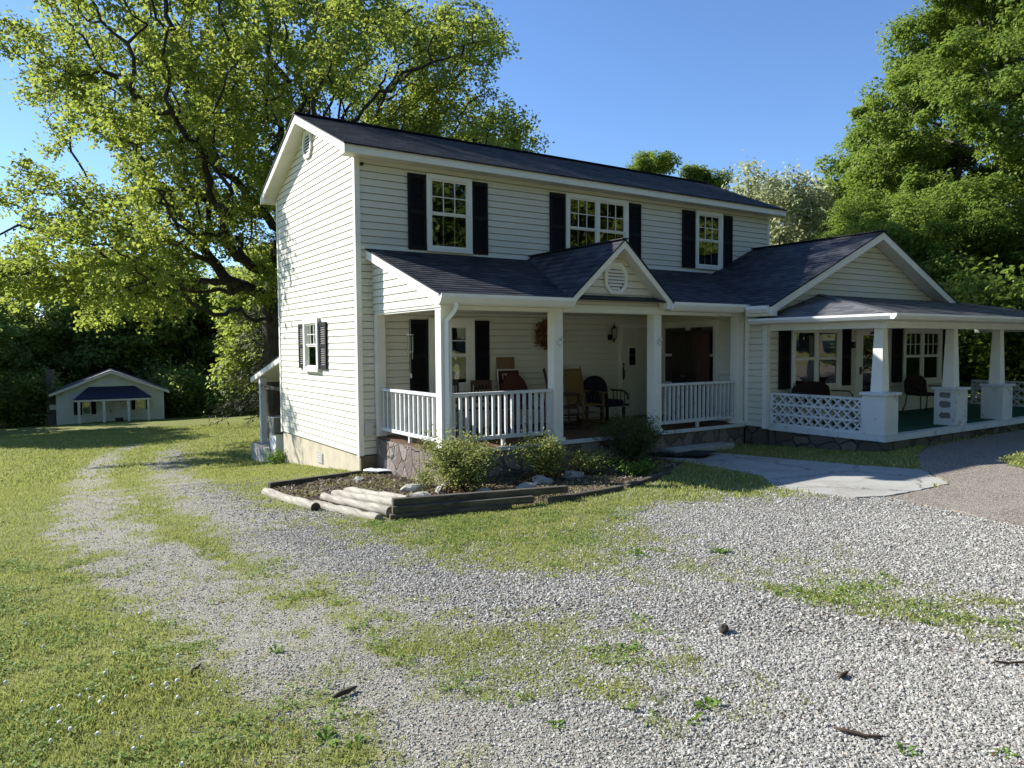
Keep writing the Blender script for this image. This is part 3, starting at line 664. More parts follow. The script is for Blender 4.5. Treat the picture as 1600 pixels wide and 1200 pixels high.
# maroon shell chair
r = thing('lawn_chair', 'maroon metal chair with rounded shell back in front of the red sign', 'chair', (3.12,-.62,FZ), R(-6))
m = MB(((0,.16,0),(1,0,0),(0,.22,.97),(0,-.97,.22))); m.prism([(-.29,.42),(.29,.42),(.30,.80)]+[(.28*math.cos(a),.84+.27*math.sin(a)**1.4) for a in np.linspace(.1,3.04,14)]+[(-.30,.80)], -.01, .02); m.ico((0,1.12,.0), .045, (1,1,.5)); m.build('backrest', 'maroon_shell', r, world=False, bevel=.01)
m = MB(); m.box(-.28,.28,-.30,.20,.40,.425); m.build('seat', 'maroon_shell', r, world=False, bevel=.01)
for s in (-1, 1):
    m = MB(); m.tube([(s*.31,.18,.66),(s*.31,-.28,.62),(s*.31,-.33,.5),(s*.31,-.30,.03),(s*.31,.30,.02)], .016, 8); m.build('leg', 'maroon_shell', r, world=False)
# slat chairs and table
def slat_chair(loc, rz, label, wood):
    r = thing('porch_chair', label, 'chair', loc, R(rz))
    leg_set(r, [(-.20,-.20,.43),(.20,-.20,.43)], .036, wood)
    for s in (-1, 1):
        m = MB(); m.bar((s*.20,.20,0),(s*.20,.26,.95),.036,.036,(1,0,0)); m.build('leg', wood, r, world=False)
    m = MB(); m.box(-.22,.22,-.22,.22,.43,.455); m.build('seat', wood, r, world=False, bevel=.006)
    m = MB(); m.bar((-.22,.262,.92),(.22,.262,.92),.025,.09); m.bar((-.2,.235,.56),(.2,.235,.56),.02,.05)
    for k in range(5): m.bar((-.14+k*.07,.235,.56),(-.14+k*.07,.26,.90),.03,.012,(0,1,0))
    m.build('backrest', wood, r, world=False)
slat_chair((1.66,-.62,FZ), 6, 'olive slat-back chair at the table under porch window', 'table_green')
slat_chair((2.28,-.66,FZ), -8, 'dark red-brown slat-back chair at the table under porch window', 'red_brown_wood')
r = thing('porch_table', 'dark green round table behind the porch corner post', 'table', (1.32,-1.32,FZ))
m = MB(); m.cyl(0,0,.72,.755,.55,.55,28); m.build('table_top', 'table_green', r, world=False, bevel=.006)
m = MB(); m.cyl(0,0,.06,.72,.05,.04,12); m.build('pedestal', 'table_green', r, world=False)
for k in range(4):
    a = k*math.pi/2+.4; m = MB(); m.tube([(0,0,.2),(.25*math.cos(a),.25*math.sin(a),.12),(.42*math.cos(a),.42*math.sin(a),.0)], .022, 6); m.build('leg', 'table_green', r, world=False)
m = MB(); m.prism([(.18*math.cos(a),.18*math.sin(a)) for a in np.linspace(0,6.28,20,endpoint=False)], 0, .018); o = m.build('tray', 'sign_white', None); o.location = (1.12,-1.58,FZ+.756); tag(o, 'pale flat tray lying on the dark green table', 'tray')
# sign, board
r = thing('sign', 'maroon board sign with white border and white letters leaning on porch wall', 'sign', (3.16,-.16,FZ))
m = MB(); m.bar((0,0,.33),(0,.10,1.15),.012,.56,(1,0,0)); m.build('board', 'sign_red', r, world=False)
TSN = ((0,0,.33),(1,0,0),(0,.121,.9926),(0,-.9926,.121)); m = MB(TSN)
for a in ((-.28,-.25,0,.826),(.25,.28,0,.826),(-.25,.25,0,.028),(-.25,.25,.798,.826)): m.box(*a,.0065,.014)
m.build('border', 'sign_white', r, world=False)
for txt, u, v in (('IT', -.17, .62), ('S', -.205, .42)):
    cu = bpy.data.curves.new('lettering', 'FONT'); cu.body = txt; cu.size = .17; cu.extrude = .002; cu.materials.append(MATS['sign_white'])
    tmp = bpy.data.objects.new('lettering', cu); COL.objects.link(tmp); bpy.context.view_layer.update()
    lm = bpy.data.meshes.new_from_object(tmp.evaluated_get(bpy.context.evaluated_depsgraph_get())); bpy.data.objects.remove(tmp)
    o = bpy.data.objects.new('lettering', lm); COL.objects.link(o); o.parent = r
    o.location = (u, -.008*.99+v*.121-.002, .33+v*.9926+.001); o.rotation_euler = (math.atan2(.9926, .121), 0, 0)
m = MB(); m.bar((0,0,0),(0,.06,1.39),.02,.42,(1,0,0)); o = m.build('wood_panel', 'tan_wood', None); o.location = (3.12,-.085,FZ); tag(o, 'tan wooden panel standing against the wall behind the maroon sign', 'panel')
# wreath
g = np.random.default_rng(21); V = []; F = []
for k in range(900):
    a = g.random()*6.283; rr = .22+.075*g.normal()*.8; c = np.array((rr*math.cos(a), -.04+.035*g.normal(), rr*math.sin(a)))
    d = np.array((-math.sin(a), 0, math.cos(a)))*.6+g.normal(size=3)*.6; d /= np.linalg.norm(d); u = np.cross(d, g.normal(size=3)); u /= np.linalg.norm(u)
    L, w_ = .05+.05*g.random(), .010+.012*g.random(); b = len(V); V += [c-d*L, c+u*w_, c+d*L, c-u*w_]; F.append((b,b+1,b+2,b+3))
o = raw_mesh('wreath', np.array(V), F, 'wreath_straw'); o.location = (4.17,-.05,2.19); tag(o, 'round wreath of dry brown straw hanging on the porch wall', 'wreath')
m = MB(); 
for s in (-1, 1): m.tube([(0,-.09,-.03),(s*.05,-.10,.03),(s*.03,-.10,.06),(0,-.09,-.03)], .008, 5); m.tube([(0,-.09,-.03),(s*.03,-.1,-.13)], .007, 5)
m.build('bow', 'sign_white', o, world=False)
# wind chime
r = thing('wind_chime', 'thin metal wind chime hanging at the left end of the porch', 'wind chime', (.74,-.6,1.46))
m = MB(); m.tube([(0,0,1.14),(0,0,.72)], .003, 5); m.cyl(0,0,.70,.72,.065,.065,14); m.tube([(0,0,.70),(0,0,.0)], .002, 5); m.cyl(0,0,.40,.415,.03,.03,10); m.build('hanger', 'chime_metal', r, world=False)
for k in range(5):
    a = k*1.257; L = .28+.03*k; m = MB(); m.tube([(.05*math.cos(a),.05*math.sin(a),.68),(.05*math.cos(a),.05*math.sin(a),.68-L)], .007, 6); m.build('chime_tube', 'chime_metal', r, world=False)
m = MB(); m.prism([(-.02,0),(.02,0),(.025,.07),(0,.1),(-.025,.07)], -.002, .002); m.T = None; mm = MB(((0,0,-.06),(1,0,0),(0,0,1),(0,1,0))); mm.prism([(-.02,0),(.02,0),(.025,.07),(0,.1),(-.025,.07)], -.002, .002); mm.build('sail', 'chime_metal', r, world=False)
# wardrobe
r = thing('wardrobe', 'tall dark wooden wardrobe standing on porch before the wide window', 'wardrobe', (6.89,-1.47,FZ))
m = MB(); m.box(-.17,.19,-.36,.36,.06,1.86); m.box(-.20,.20,-.40,.40,1.86,1.92); m.box(-.19,.20,-.38,.38,0,.06); m.build('cabinet', 'dark_wood', r, world=False, bevel=.008)
m = MB(); m.box(-.17,.19,-.376,-.362,.08,1.84); m.build('side_panel', 'red_brown_wood', r, world=False)['label'] = 'reddish brown side panel, coloured as the lit side'  # redder wood puts the light on this side into the colour
for a, b in ((-.35,-.005),(.005,.35)):
    m = MB(); m.box(-.192,-.172,a,b,.08,1.84); m.box(-.20,-.192,a+.06,b-.06,.16,.9); m.box(-.20,-.192,a+.06,b-.06,1.0,1.76); d = m.build('door', 'dark_wood', r, world=False, bevel=.004)
    m = MB(); m.ico((-.21,(-.03 if a < 0 else .03),.95), .014); m.build('handle', 'chime_metal', d, world=False)
# wing porch seats
r = thing('bench', 'bench with dark red floral cushion behind white pierced block wall', 'bench', (8.40,-3.62,.372))
m = MB(); m.box(-.58,.58,-.26,.20,.38,.47); m.build('seat', 'floral_cloth', r, world=False, bevel=.03)
m = MB(((0,.20,0),(1,0,0),(0,.12,.99),(0,-.99,.12))); m.prism([(-.60,.42),(.60,.42),(.60,.66)]+[(.60*math.cos(a),.66+.17*math.sin(a)) for a in np.linspace(.2,2.94,14)]+[(-.60,.66)], -.03, .05); m.build('backrest', 'floral_cloth', r, world=False, bevel=.02)
leg_set(r, [(-.55,-.23,.38),(.55,-.23,.38),(-.55,.2,.38),(.55,.2,.38)], .04, 'black_iron')
for s in (-1, 1):
    m = MB(); m.tube([(s*.60,.2,.62),(s*.60,-.2,.62),(s*.60,-.27,.55),(s*.6,-.25,.02)], .014, 6); m.build('armrest', 'black_iron', r, world=False)
r = thing('garden_chair', 'dark iron chair with floral cushion by right wing window', 'chair', (12.05,-3.75,.372), R(-25))
m = MB(); m.box(-.27,.27,-.25,.22,.40,.46); m.build('seat', 'floral_cloth', r, world=False, bevel=.02)
m = MB(((0,.22,0),(1,0,0),(0,.12,.99),(0,-.99,.12))); m.prism([(-.28,.42),(.28,.42),(.28,.72),(.18,.84),(0,.88),(-.18,.84),(-.28,.72)], -.02, .03); m.build('backrest', 'floral_cloth', r, world=False, bevel=.02)
for s in (-1, 1):
    m = MB(); m.tube([(s*.27,.22,.6),(s*.29,-.15,.62),(s*.29,-.27,.56),(s*.27,-.24,.3),(s*.31,-.30,.0)], .014, 6); m.build('leg', 'black_iron', r, world=False)
    m = MB(); m.tube([(s*.26,.22,.45),(s*.27,.25,.2),(s*.30,.33,0)], .014, 6); m.build('leg', 'black_iron', r, world=False)
# air conditioner
r = thing('air_conditioner', 'grey air conditioner unit behind the rear corner of the house', 'air conditioner', (.0,5.38,-.52))
m = MB(); m.box(-.13,.6,-.33,.33,.42,.44); m.box(-.13,.6,-.33,.33,.78,.82); m.box(-.13,.55,-.31,.31,.44,.78); m.build('casing', 'ac_grey', r, world=False, bevel=.01)
m = MB(); m.box(-.08,.6,-.28,.28,.0,.42); m.build('stand', 'plastic_white', r, world=False)
m = MB(); m.tube([(-.14,-.2,.8),(-.22,-.15,.74),(-.22,-.1,.4),(-.16,-.1,0)], .014, 6); m.build('pipe', 'ac_grey', r, world=False)

# ================================================================== FAR HOUSE
fh = thing('small_house', 'small pale single-storey house with blue porch awning at the edge of the wood', 'house', (-3.46,47.56,-3.33), R(-4.7))
W, D, EH, PK = 6.82, 9., 2.25, 3.62
m = siding(((0,0,0),(1,0,0),(0,0,1),(0,-1,0)), [(0,0),(W,0),(W,EH),(W/2,PK),(0,EH)], .16); o = m.build('wall', 'aqua_wall', fh, world=False)
m = MB(); m.box(0,.02,.02,D,-.6,EH); m.box(W-.02,W,.02,D,-.6,EH); m.box(0,W,D-.02,D,-.6,EH); m.build('wall', 'aqua_wall', fh, world=False)
m = MB(); m.box(.03,W-.03,.03,D-.03,-1.2,0.0); m.build('foundation', 'old_concrete', fh, world=False)
m = MB(); s = (PK+.18-EH)/(W/2+.35)
for a, b in ((-.35,W/2),(W+.35,W/2)): m.slab([(a,-.35,EH-.02),(b,-.35,PK+.16),(b,D+.3,PK+.16),(a,D+.3,EH-.02)], .06)
fr = m.build('roof', 'far_grey_roof', fh, world=False)
m = MB(TY); m.prism([(-.36,EH-.24),(W/2,PK-.06),(W/2,PK+.11),(-.36,EH-.07)], -.40, -.352); m.prism([(W+.36,EH-.24),(W+.36,EH-.07),(W/2,PK+.11),(W/2,PK-.06)], -.40, -.352); m.build('fascia', 'white_trim', fr, world=False)
m = MB(); m.box(-.38,-.355,-.35,D,EH-.22,EH-.06); m.build('gutter', 'white_trim', fh, world=False)
# awning
a0, a1, b0, b1 = 1.1, 5.95, 2.0, 4.9; yo = -1.5
m = MB(); A_, B_, C1, D1 = (a0,yo,1.82), (a1,yo,1.82), (b1,-.03,2.62), (b0,-.03,2.62)
m.slab([A_,B_,C1,D1], .05); m.slab([B_,(a1,-.03,1.82),C1], .05); m.build('awning', 'far_blue_roof', fh, world=False)
m = MB(); m.slab([(a0,-.03,1.82),A_,D1], .05); m.build('awning', 'far_grey_roof', fh, world=False)['label'] = 'sunlit end of the awning, painted greyer'  # sun on this end is put into its lighter grey colour
m = MB(); m.box(a0,a1,yo,yo+.06,1.66,1.79); m.box(a0,a0+.06,yo,-.05,1.66,1.79); m.box(a1-.06,a1,yo,-.05,1.66,1.79); m.build('porch_beam', 'white_trim', fh, world=False)
for x in (1.42, 2.93, 4.46, 5.72): m = MB(); m.box(x-.08,x+.08,yo+.02,yo+.18,.05,1.66); m.build('porch_post', 'white_trim', fh, world=False)
m = MB(); m.box(a0,a1,yo-.05,-.02,-.5,.05); m.build('porch_floor', 'old_concrete', fh, world=False)
TFH = ((0,0,0),(1,0,0),(0,0,1),(0,-1,0))
m = MB(TFH); m.box(3.25,3.97,.06,1.62,.0,.04); m.box(3.2,4.02,1.62,1.68,0,.05); d = m.build('door', 'white_trim', fh, world=False); m = MB(TFH); m.box(3.30,3.35,.75,.95,.04,.07); m.build('handle', 'black_iron', d, world=False)
for (s0, w0, w1, s1, z0, z1) in ((1.06,1.62,2.08,2.42,.66,1.62),(4.66,4.96,5.55,5.88,.86,1.7)):
    f = window(fh, TFH, w0-.05, w1+.05, z0, z1, .07, 1, 1, 1, lower_grid=False, glass='dark_glass') if False else None
    m = MB(TFH); m.box(w0-.05,w1+.05,z0,z0+.07,0,.05); m.box(w0-.05,w1+.05,z1-.07,z1,0,.05); m.box(w0-.05,w0+.02,z0+.07,z1-.07,0,.05); m.box(w1-.02,w1+.05,z0+.07,z1-.07,0,.05); m.box(w0+.02,w1-.02,(z0+z1)/2-.02,(z0+z1)/2+.02,0,.04)
    f = m.build('window', 'white_trim', fh, world=False); m = MB(TFH); m.box(w0+.02,w1-.02,z0+.07,z1-.07,.015,.02); m.build('pane', 'window_glass', f, world=False)
    for a, b in ((s0,w0-.06),(w1+.06,s1)): m = MB(TFH); m.box(a,b,z0,z1,.01,.045); m.build('shutter', 'shutter_black', fh, world=False)
m = MB(); m.box(-.62,-.12,1.2,1.75,-.8,3.72); m.box(-.66,-.08,1.16,1.79,3.72,3.85); ch = m.build('chimney', 'chimney_brick', fh, world=False)
m = MB(); m.box(-.42,0,.5,1.0,1.05,1.4); m.build('window_unit', 'plastic_white', fh, world=False)
m = MB(); m.box(3.6,4.1,-1.1,-.7,.05,.40); o = m.build('storage_box', 'dark_wood', None); o.location = (-3.46,47.56,-3.33); o.rotation_euler = (0,0,R(-4.7)); tag(o, 'dark low box beside the door of the small pale house', 'box')

# ================================================================== GARDEN BED
def log(name, a, b, r, mat, label, cat, group=None, square=False, ends='log_end', ragged=0):
    a = np.array(a, float); b = np.array(b, float); mid = (a+b)/2; mid[2] -= r
    t = thing(name, label, cat, tuple(mid), 0, group); m = MB(); g = np.random.default_rng(int(abs(a[0]*97+b[1]*31)*10))
    n = 9; ps = [a+(b-a)*i/n+g.normal(size=3)*np.array((.006,.006,.004)) for i in range(n+1)]
    if square: m.bar(a, b, r*2, r*2); o = m.build('beam', mat, t, bevel=.012)
    else:
        m.tube(ps, [r*(1+.08*g.normal()) for _ in ps], 12, cap=False); o = m.build('beam', mat, t, smooth=True)
        e = MB()
        for p, q in ((ps[0],ps[1]),(ps[-1],ps[-2])): e.tube([p+(p-q)*.001, q*.02+p*.98], [r*.97, r*.97], 12)
        e.build('cut_end', ends, t)
    return t
def zz(x, y, h): return (x, y, zf(x, y)+h)
log('timber', zz(-1.83,-.80,.05), zz(-.10,-.30,.03), .045, 'dark_timber', 'dark straight timber edging the bed nearest the foundation corner', 'timber', square=True)
log('log', zz(-2.02,-1.30,.02), zz(-1.93,-3.36,.03), .066, 'pale_log', 'thick bleached log lying along the left side of the bed', 'log')
for i, (a, b, r, lab) in enumerate((
    (zz(-1.80,-2.98,.01), zz(-1.62,-4.62,.02), .058, 'outermost and lowest of the pale stacked logs'),
    (zz(-1.60,-2.72,.05), zz(-1.46,-4.60,.085), .060, 'pale stacked log second from the outside of the stack'),
    (zz(-1.40,-2.50,.06), zz(-1.30,-4.56,.135), .062, 'pale stacked log third from the outside of the stack'),
    (zz(-1.16,-2.42,.06), zz(-1.13,-4.40,.15), .058, 'innermost pale log, beside the planted soil of the bed'))):
    log('log', a, b, r, 'pale_log', lab, 'log', 'pale logs stacked at the bed corner', ends='pale_log')
for i, (a, b, lab) in enumerate((
    (zz(-1.52,-4.72,.03), zz(-.10,-5.10,.02), 'lowest dark timber of the stacked front edging'),
    (zz(-1.48,-4.70,.115), zz(.20,-5.13,.085), 'middle dark timber of the stacked front edging'),
    (zz(-1.46,-4.66,.20), zz(.75,-5.10,.14), 'topmost and longest dark timber of the stacked front edging'))):
    log('timber', a, b, .043, 'dark_timber', lab, 'timber', 'dark timbers stacked along the bed front', square=True)
log('timber', zz(.45,-5.13,.02), zz(1.75,-5.02,.015), .045, 'dark_timber', 'short dark timber half sunk in grass before the shrubs', 'timber', square=True)
log('timber', zz(1.85,-4.98,.005), zz(3.15,-4.50,.015), .045, 'dark_timber', 'dark sunken timber at the far right end of the bed', 'timber', square=True)
def rock(x, y, r, sx, label, seed, mat='pale_rock', h=.55):
    m = MB(); m.ico((0,0,r*h*.5), r, (sx,.75,h), .22, 2, seed); o = m.build('rock', mat, None, smooth=False); o.location = (x,y,zf(x,y)-.01); o.rotation_euler = (0,0,seed*1.3); return tag(o, label, 'rock', 'rocks in the flower bed')
for k, (x, y, r, sx, lab) in enumerate(((-.48,-1.15,.11,1.2,'small pale rock in the bed near the foundation corner'),(-.31,-2.88,.15,1.3,'flat pale rock in the soil behind the stacked logs'),(-.02,-3.28,.17,1.7,'long white rock left of the largest shrub'),(.22,-3.95,.13,1.2,'pale rock in front of the largest shrub'),(.30,-2.85,.12,1.,'rounded rock behind the largest shrub'),(1.35,-3.75,.15,1.5,'flat white rock between the two sunlit shrubs'),(1.98,-3.66,.17,1.1,'upright pale rock right of the middle shrub'),(2.45,-3.5,.10,1.,'small grey rock at the right end of the rocks'),(-.5,-3.5,.12,1.6,'low pale rock at the inner end of the logs'),(.85,-4.05,.14,1.8,'long flat rock beside the dark front timber'))):
    rock(x, y, r, sx, lab, k+1)
# crumpled sheet by the corner
g = np.random.default_rng(4); n = 14; V = []; 
for i in range(n):
    for j in range(6): V.append((i/(n-1)*.95-.1, j/5*.28-.14, .05+.05*g.random()+.10*max(0,(i/(n-1)-.75))*3*(j/5)))
F = [(i*6+j,(i+1)*6+j,(i+1)*6+j+1,i*6+j+1) for i in range(n-1) for j in range(5)]
o = raw_mesh('plastic_sheet', np.array(V), F, 'plastic_white', smooth=False); o.location = (.0,-.42,zf(0,-.42)); o.rotation_euler = (0,0,R(-22)); tag(o, 'crumpled white sheet on the ground at the foundation corner', 'sheet')
md = o.modifiers.new('thick', 'SOLIDIFY'); md.thickness = .006
o = MB(); o.box(-.34,.34,-.55,.55,0,.012); o = o.build('door_mat', 'mat_black', None); o.location = (5.02,-3.02,zf(5.0,-3.3)+.05); o.rotation_euler = (math.atan(-.056),0,R(20)); tag(o, 'black rubber mat on the concrete walk below the step', 'mat')

# ================================================================== LEAVES, SHRUBS, TREES
def leaf_cloud(P, size, g, up=.35, asp=.55, fold=.18, dirs=None, outward=None):
    """rhombic leaves (two triangles, folded on the midrib) at points P"""
    n = len(P); nrm = g.normal(size=(n,3)); nrm[:,2] = np.abs(nrm[:,2])+up
    if outward is not None: nrm = nrm*.75+outward
    nrm /= np.linalg.norm(nrm,axis=1,keepdims=True)
    d = g.normal(size=(n,3)) if dirs is None else dirs+.6*g.normal(size=(n,3)); d -= nrm*np.sum(d*nrm,1,keepdims=True); d /= np.linalg.norm(d,axis=1,keepdims=True)+1e-9
    s = np.cross(nrm, d); L = (size*(.65+.7*g.random(n)))[:,None]; w = L*asp*.5
    v = np.empty((n,4,3)); v[:,0] = P; v[:,1] = P+d*L*.5+s*w+nrm*L*fold; v[:,2] = P+d*L; v[:,3] = P+d*L*.5-s*w+nrm*L*fold
    f = np.arange(n)[:,None]*4+np.array((0,1,2,3)); return v.reshape(-1,3), f
def grow(attr, trunk, step, dk, iters=160, g=None, wig=.25, grav=-.02):
    """space colonisation: returns nodes, parent indices"""
    nodes = [np.array(p, float) for p in trunk]; par = [-1]+list(range(len(trunk)-1))
    N = np.array(nodes); near = np.argmin(((attr[:,None]-N[None])**2).sum(2), 1); dist = np.linalg.norm(attr-N[near], axis=1)
    alive = np.ones(len(attr), bool); allN = [N]; cnt = len(N)
    for it in range(iters):
        ai = np.nonzero(alive)[0]
        if len(ai) == 0: break
        cur = np.concatenate(allN) if len(allN) > 1 else allN[0]; allN = [cur]
        d = attr[ai]-cur[near[ai]]; d /= np.linalg.norm(d,axis=1,keepdims=True)+1e-9
        acc = np.zeros((cnt,3)); np.add.at(acc, near[ai], d); idx = np.unique(near[ai])
        v = acc[idx]; v /= np.linalg.norm(v,axis=1,keepdims=True)+1e-9; v += wig*g.normal(size=v.shape); v[:,2] += grav; v /= np.linalg.norm(v,axis=1,keepdims=True)
        new = cur[idx]+v*step; allN.append(new); par += idx.tolist()
        dd = np.linalg.norm(attr[ai][:,None]-new[None], axis=2); j = dd.argmin(1); dm = dd[np.arange(len(ai)), j]; b = dm < dist[ai]
        near[ai[b]] = cnt+j[b]; dist[ai[b]] = dm[b]; cnt += len(new); alive[ai[dist[ai] < dk]] = False
    return np.concatenate(allN), np.array(par)
def radii(par, tip, base, e=2.2):
    n = len(par); r = np.zeros(n); kids = np.zeros(n, int)
    for i in range(n-1, -1, -1):
        if r[i] == 0: r[i] = 1.
        if par[i] >= 0: r[par[i]] += r[i]; kids[par[i]] += 1
    w = r**(1/e); w = tip+(w-1)/(w.max()-1)*(base-tip); return w, kids
def branch_mesh(N, par, r, rmin=0., flare=None):
    idx = np.array([i for i in range(len(par)) if par[i] >= 0 and r[i] >= rmin]); p = par[idx]
    A, B = N[p], N[idx]; d = B-A; L = np.linalg.norm(d,axis=1,keepdims=True)+1e-9; d /= L
    u = np.where(np.abs(d[:,2:3]) > .9, np.array([[1.,0,0]]), np.array([[0,0,1.]])); x = np.cross(u, d); x /= np.linalg.norm(x,axis=1,keepdims=True); y = np.cross(d, x)
    # parent ring radius: never much thicker than twice the child
    ra = np.minimum(r[p], r[idx]*1.5); rb = r[idx]; A = A-d*ra[:,None]*.3
    k = 7; an = np.arange(k)/k*2*np.pi; c, s = np.cos(an)[None,:,None], np.sin(an)[None,:,None]
    ring = lambda C, rr: C[:,None]+rr[:,None,None]*(c*x[:,None]+s*y[:,None])
    v = np.concatenate((ring(A,ra), ring(B,rb)), 1).reshape(-1,3); m = len(idx); j = np.arange(k); f = np.stack((j,(j+1)%k,k+(j+1)%k,k+j),1)
    return v, (np.arange(m)[:,None,None]*2*k+f[None]).reshape(-1,4)
def clump_points(g, n_cl, centre, rad, per, cr, shell=.45, cut=None, zsq=1.):
    C = []
    while len(C) < n_cl:
        p = g.normal(size=3); p /= np.linalg.norm(p); p *= (shell+(1-shell)*g.random())**.6; q = np.array(centre)+p*np.array(rad)
        if cut is None or cut(q): C.append(q)
    C = np.array(C); k = cr*(.6+.8*g.random(n_cl)); P = C[:,None]+g.normal(size=(n_cl,per,3))*k[:,None,None]*np.array((1,1,zsq))*.55
    return C, P.reshape(-1,3)
def tree(name, label, loc, base, height, trunk_r, crown_c, crown_r, n_cl, per, cr, step, leaf, leaf_n, leaf_size, bark, seed, tip=.012, spread=.28, group=None, cut=None, shell=.4, wig=.25, up=.35, grav=-.02, zsq=.75, asp=.6, leaf_r=2.2, lean=(0,0), extra=(), billow=0., puff=1., puffs=None):
    g = np.random.default_rng(seed); t = thing(name, label, 'tree', loc, 0, group)
    Cc, A = clump_points(g, n_cl, crown_c, crown_r, per, cr, shell, cut, zsq)
    for (n2, c2, r2) in extra: A = np.concatenate((A, clump_points(g, n2, c2, r2, per, cr, .1, cut, zsq)[1]))
    if puffs: A = (Cc[:,None]+g.normal(size=(len(Cc),9,3))*cr*.30).reshape(-1,3)
    nt = int(base/step)+2; tr = [(lean[0]*(k/nt)**1.5+.05*math.sin(k*.9), lean[1]*(k/nt)**1.5+.05*math.cos(k*1.3), -.4+(base+.4)*k/nt) for k in range(nt+1)]
    N, par = grow(A, tr, step, step*1.1, 170, g, wig, grav); r, kids = radii(par, tip, trunk_r)
    r[:3] *= np.array((1.45,1.25,1.1))
    v, f = branch_mesh(N, par, r); raw_mesh('trunk', v, f, bark, t, True)
    thin = np.nonzero(r < tip*leaf_r)[0]
    if len(thin) == 0: thin = np.arange(len(N))
    pk = g.choice(thin, leaf_n); P = N[pk]+g.normal(size=(leaf_n,3))*spread
    ow = None
    if billow:
        ow = np.empty_like(P)
        for i in range(0, len(P), 20000):
            q = P[i:i+20000]; k = ((q[:,None]-Cc[None])**2).sum(2).argmin(1); d = q-Cc[k]+(0,0,.3*cr); ow[i:i+20000] = billow*d/(np.linalg.norm(d,axis=1,keepdims=True)+1e-6)
            P[i:i+20000] = Cc[k]+(q-Cc[k])*puff
    if puffs:      # dense crowns: leaves sit on the skin of many small tufts carried by each bough end
        n_t, r_t = puffs; k = cr*(.65+.6*g.random(len(Cc)))
        d = g.normal(size=(len(Cc),n_t,3)); d /= np.linalg.norm(d,axis=2,keepdims=True); d[:,:,2] = d[:,:,2]*.8+.15
        T_ = (Cc[:,None]+d*k[:,None,None]*np.array((1,1,.72))*(.55+.5*g.random((len(Cc),n_t,1)))).reshape(-1,3); Tc = np.repeat(Cc, n_t, 0)
        pk = g.integers(0, len(T_), leaf_n); e = g.normal(size=(leaf_n,3)); e /= np.linalg.norm(e,axis=1,keepdims=True); rr = r_t*(.55+.75*g.random(len(T_)))[pk]*(.35+.65*g.random(leaf_n)**.5)
        P = T_[pk]+e*rr[:,None]*np.array((1,1,.7)); o_ = T_[pk]-Tc[pk]; o_ /= np.linalg.norm(o_,axis=1,keepdims=True)+1e-6; ow = billow*(e*.6+o_*.6+(0,0,.2))
    v, f = leaf_cloud(P, leaf_size, g, up, asp, outward=ow); raw_mesh('crown', v, f, leaf, t)
    return t
# the great oak behind the house
ox, oy = 2.65, 14.5; oz = zf(ox, oy)
def oakcut(q):
    x, y, z = q
    if z < 3.6: return False
    if x > 5 and z < 5.5+.25*(x-5): return False
    s_ = x+ox                                     # keep the sun's path to the gable wall open, as the photo's light shows
    Y, Z = y+oy-1.45*(-s_), z+oz-1.09*(-s_)
    return not (s_ < 0 and -1.4 < Y < 4.6 and -1.5 < Z < 7.6)
tree('oak_tree', 'huge spreading oak with dark sinuous limbs rising behind the two-storey house', (ox,oy,oz), 5.5, 22, .50, (-.5,0,11.9), (10.4,8.0,10.3), 122, 26, 1.25, .40, 'oak_leaf', 185000, .14, 'oak_bark', 5, .013, .17, cut=oakcut, shell=.12, wig=.42, zsq=.55, asp=.66, leaf_r=1.9, grav=-.01, extra=((22,(-5.6,.5,6.3),(4.6,4.,2.3)),(30,(6.4,-.3,11.6),(4.6,4.,4.6))), billow=.35)
# dense bright tree on the right
tree('broadleaf_tree', 'tall dense bright green tree with billowing crown right of the house', (26.9,.7,zf(27,0)), 2.2, 17, .42, (0,0,8.7), (5.6,5.6,8.0), 140, 20, 1.7, .42, 'maple_leaf', 540000, .135, 'pale_bark', 9, .014, .27, shell=.66, wig=.3, zsq=.62, asp=.62, up=.3, leaf_r=2.6, billow=.9, puffs=(13,.58))
tree('broadleaf_tree', 'smaller bright green tree beside the porch end, in front of the tall one', (21.5,1.4,zf(21,1)), .8, 8, .22, (0,0,3.9), (3.3,3.2,3.9), 60, 18, 1.2, .35, 'maple_leaf', 160000, .10, 'pale_bark', 19, .012, .24, shell=.65, zsq=.65, up=.3, billow=.7, puffs=(14,.5))
tree('flowering_tree', 'pale flowering tree behind the ridge of the wing', (22.5,7.5,zf(22,7)), 4.5, 10, .16, (0,0,7.2), (2.7,2.5,2.9), 36, 18, .8, .32, 'blossom_leaf', 26000, .17, 'pale_bark', 29, .010, .26, shell=.3, zsq=.8)
tree('treetop', 'round twin-lobed treetop showing above the main roof', (22.2,14.2,zf(22,14)), 8.2, 12, .2, (0,0,10.9), (2.5,1.8,1.55), 18, 22, .75, .32, 'maple_leaf', 30000, .13, 'pale_bark', 33, .011, .22, shell=.5, cut=lambda q: abs(q[0]) > .75, zsq=.9, billow=.9, puffs=(10,.42))
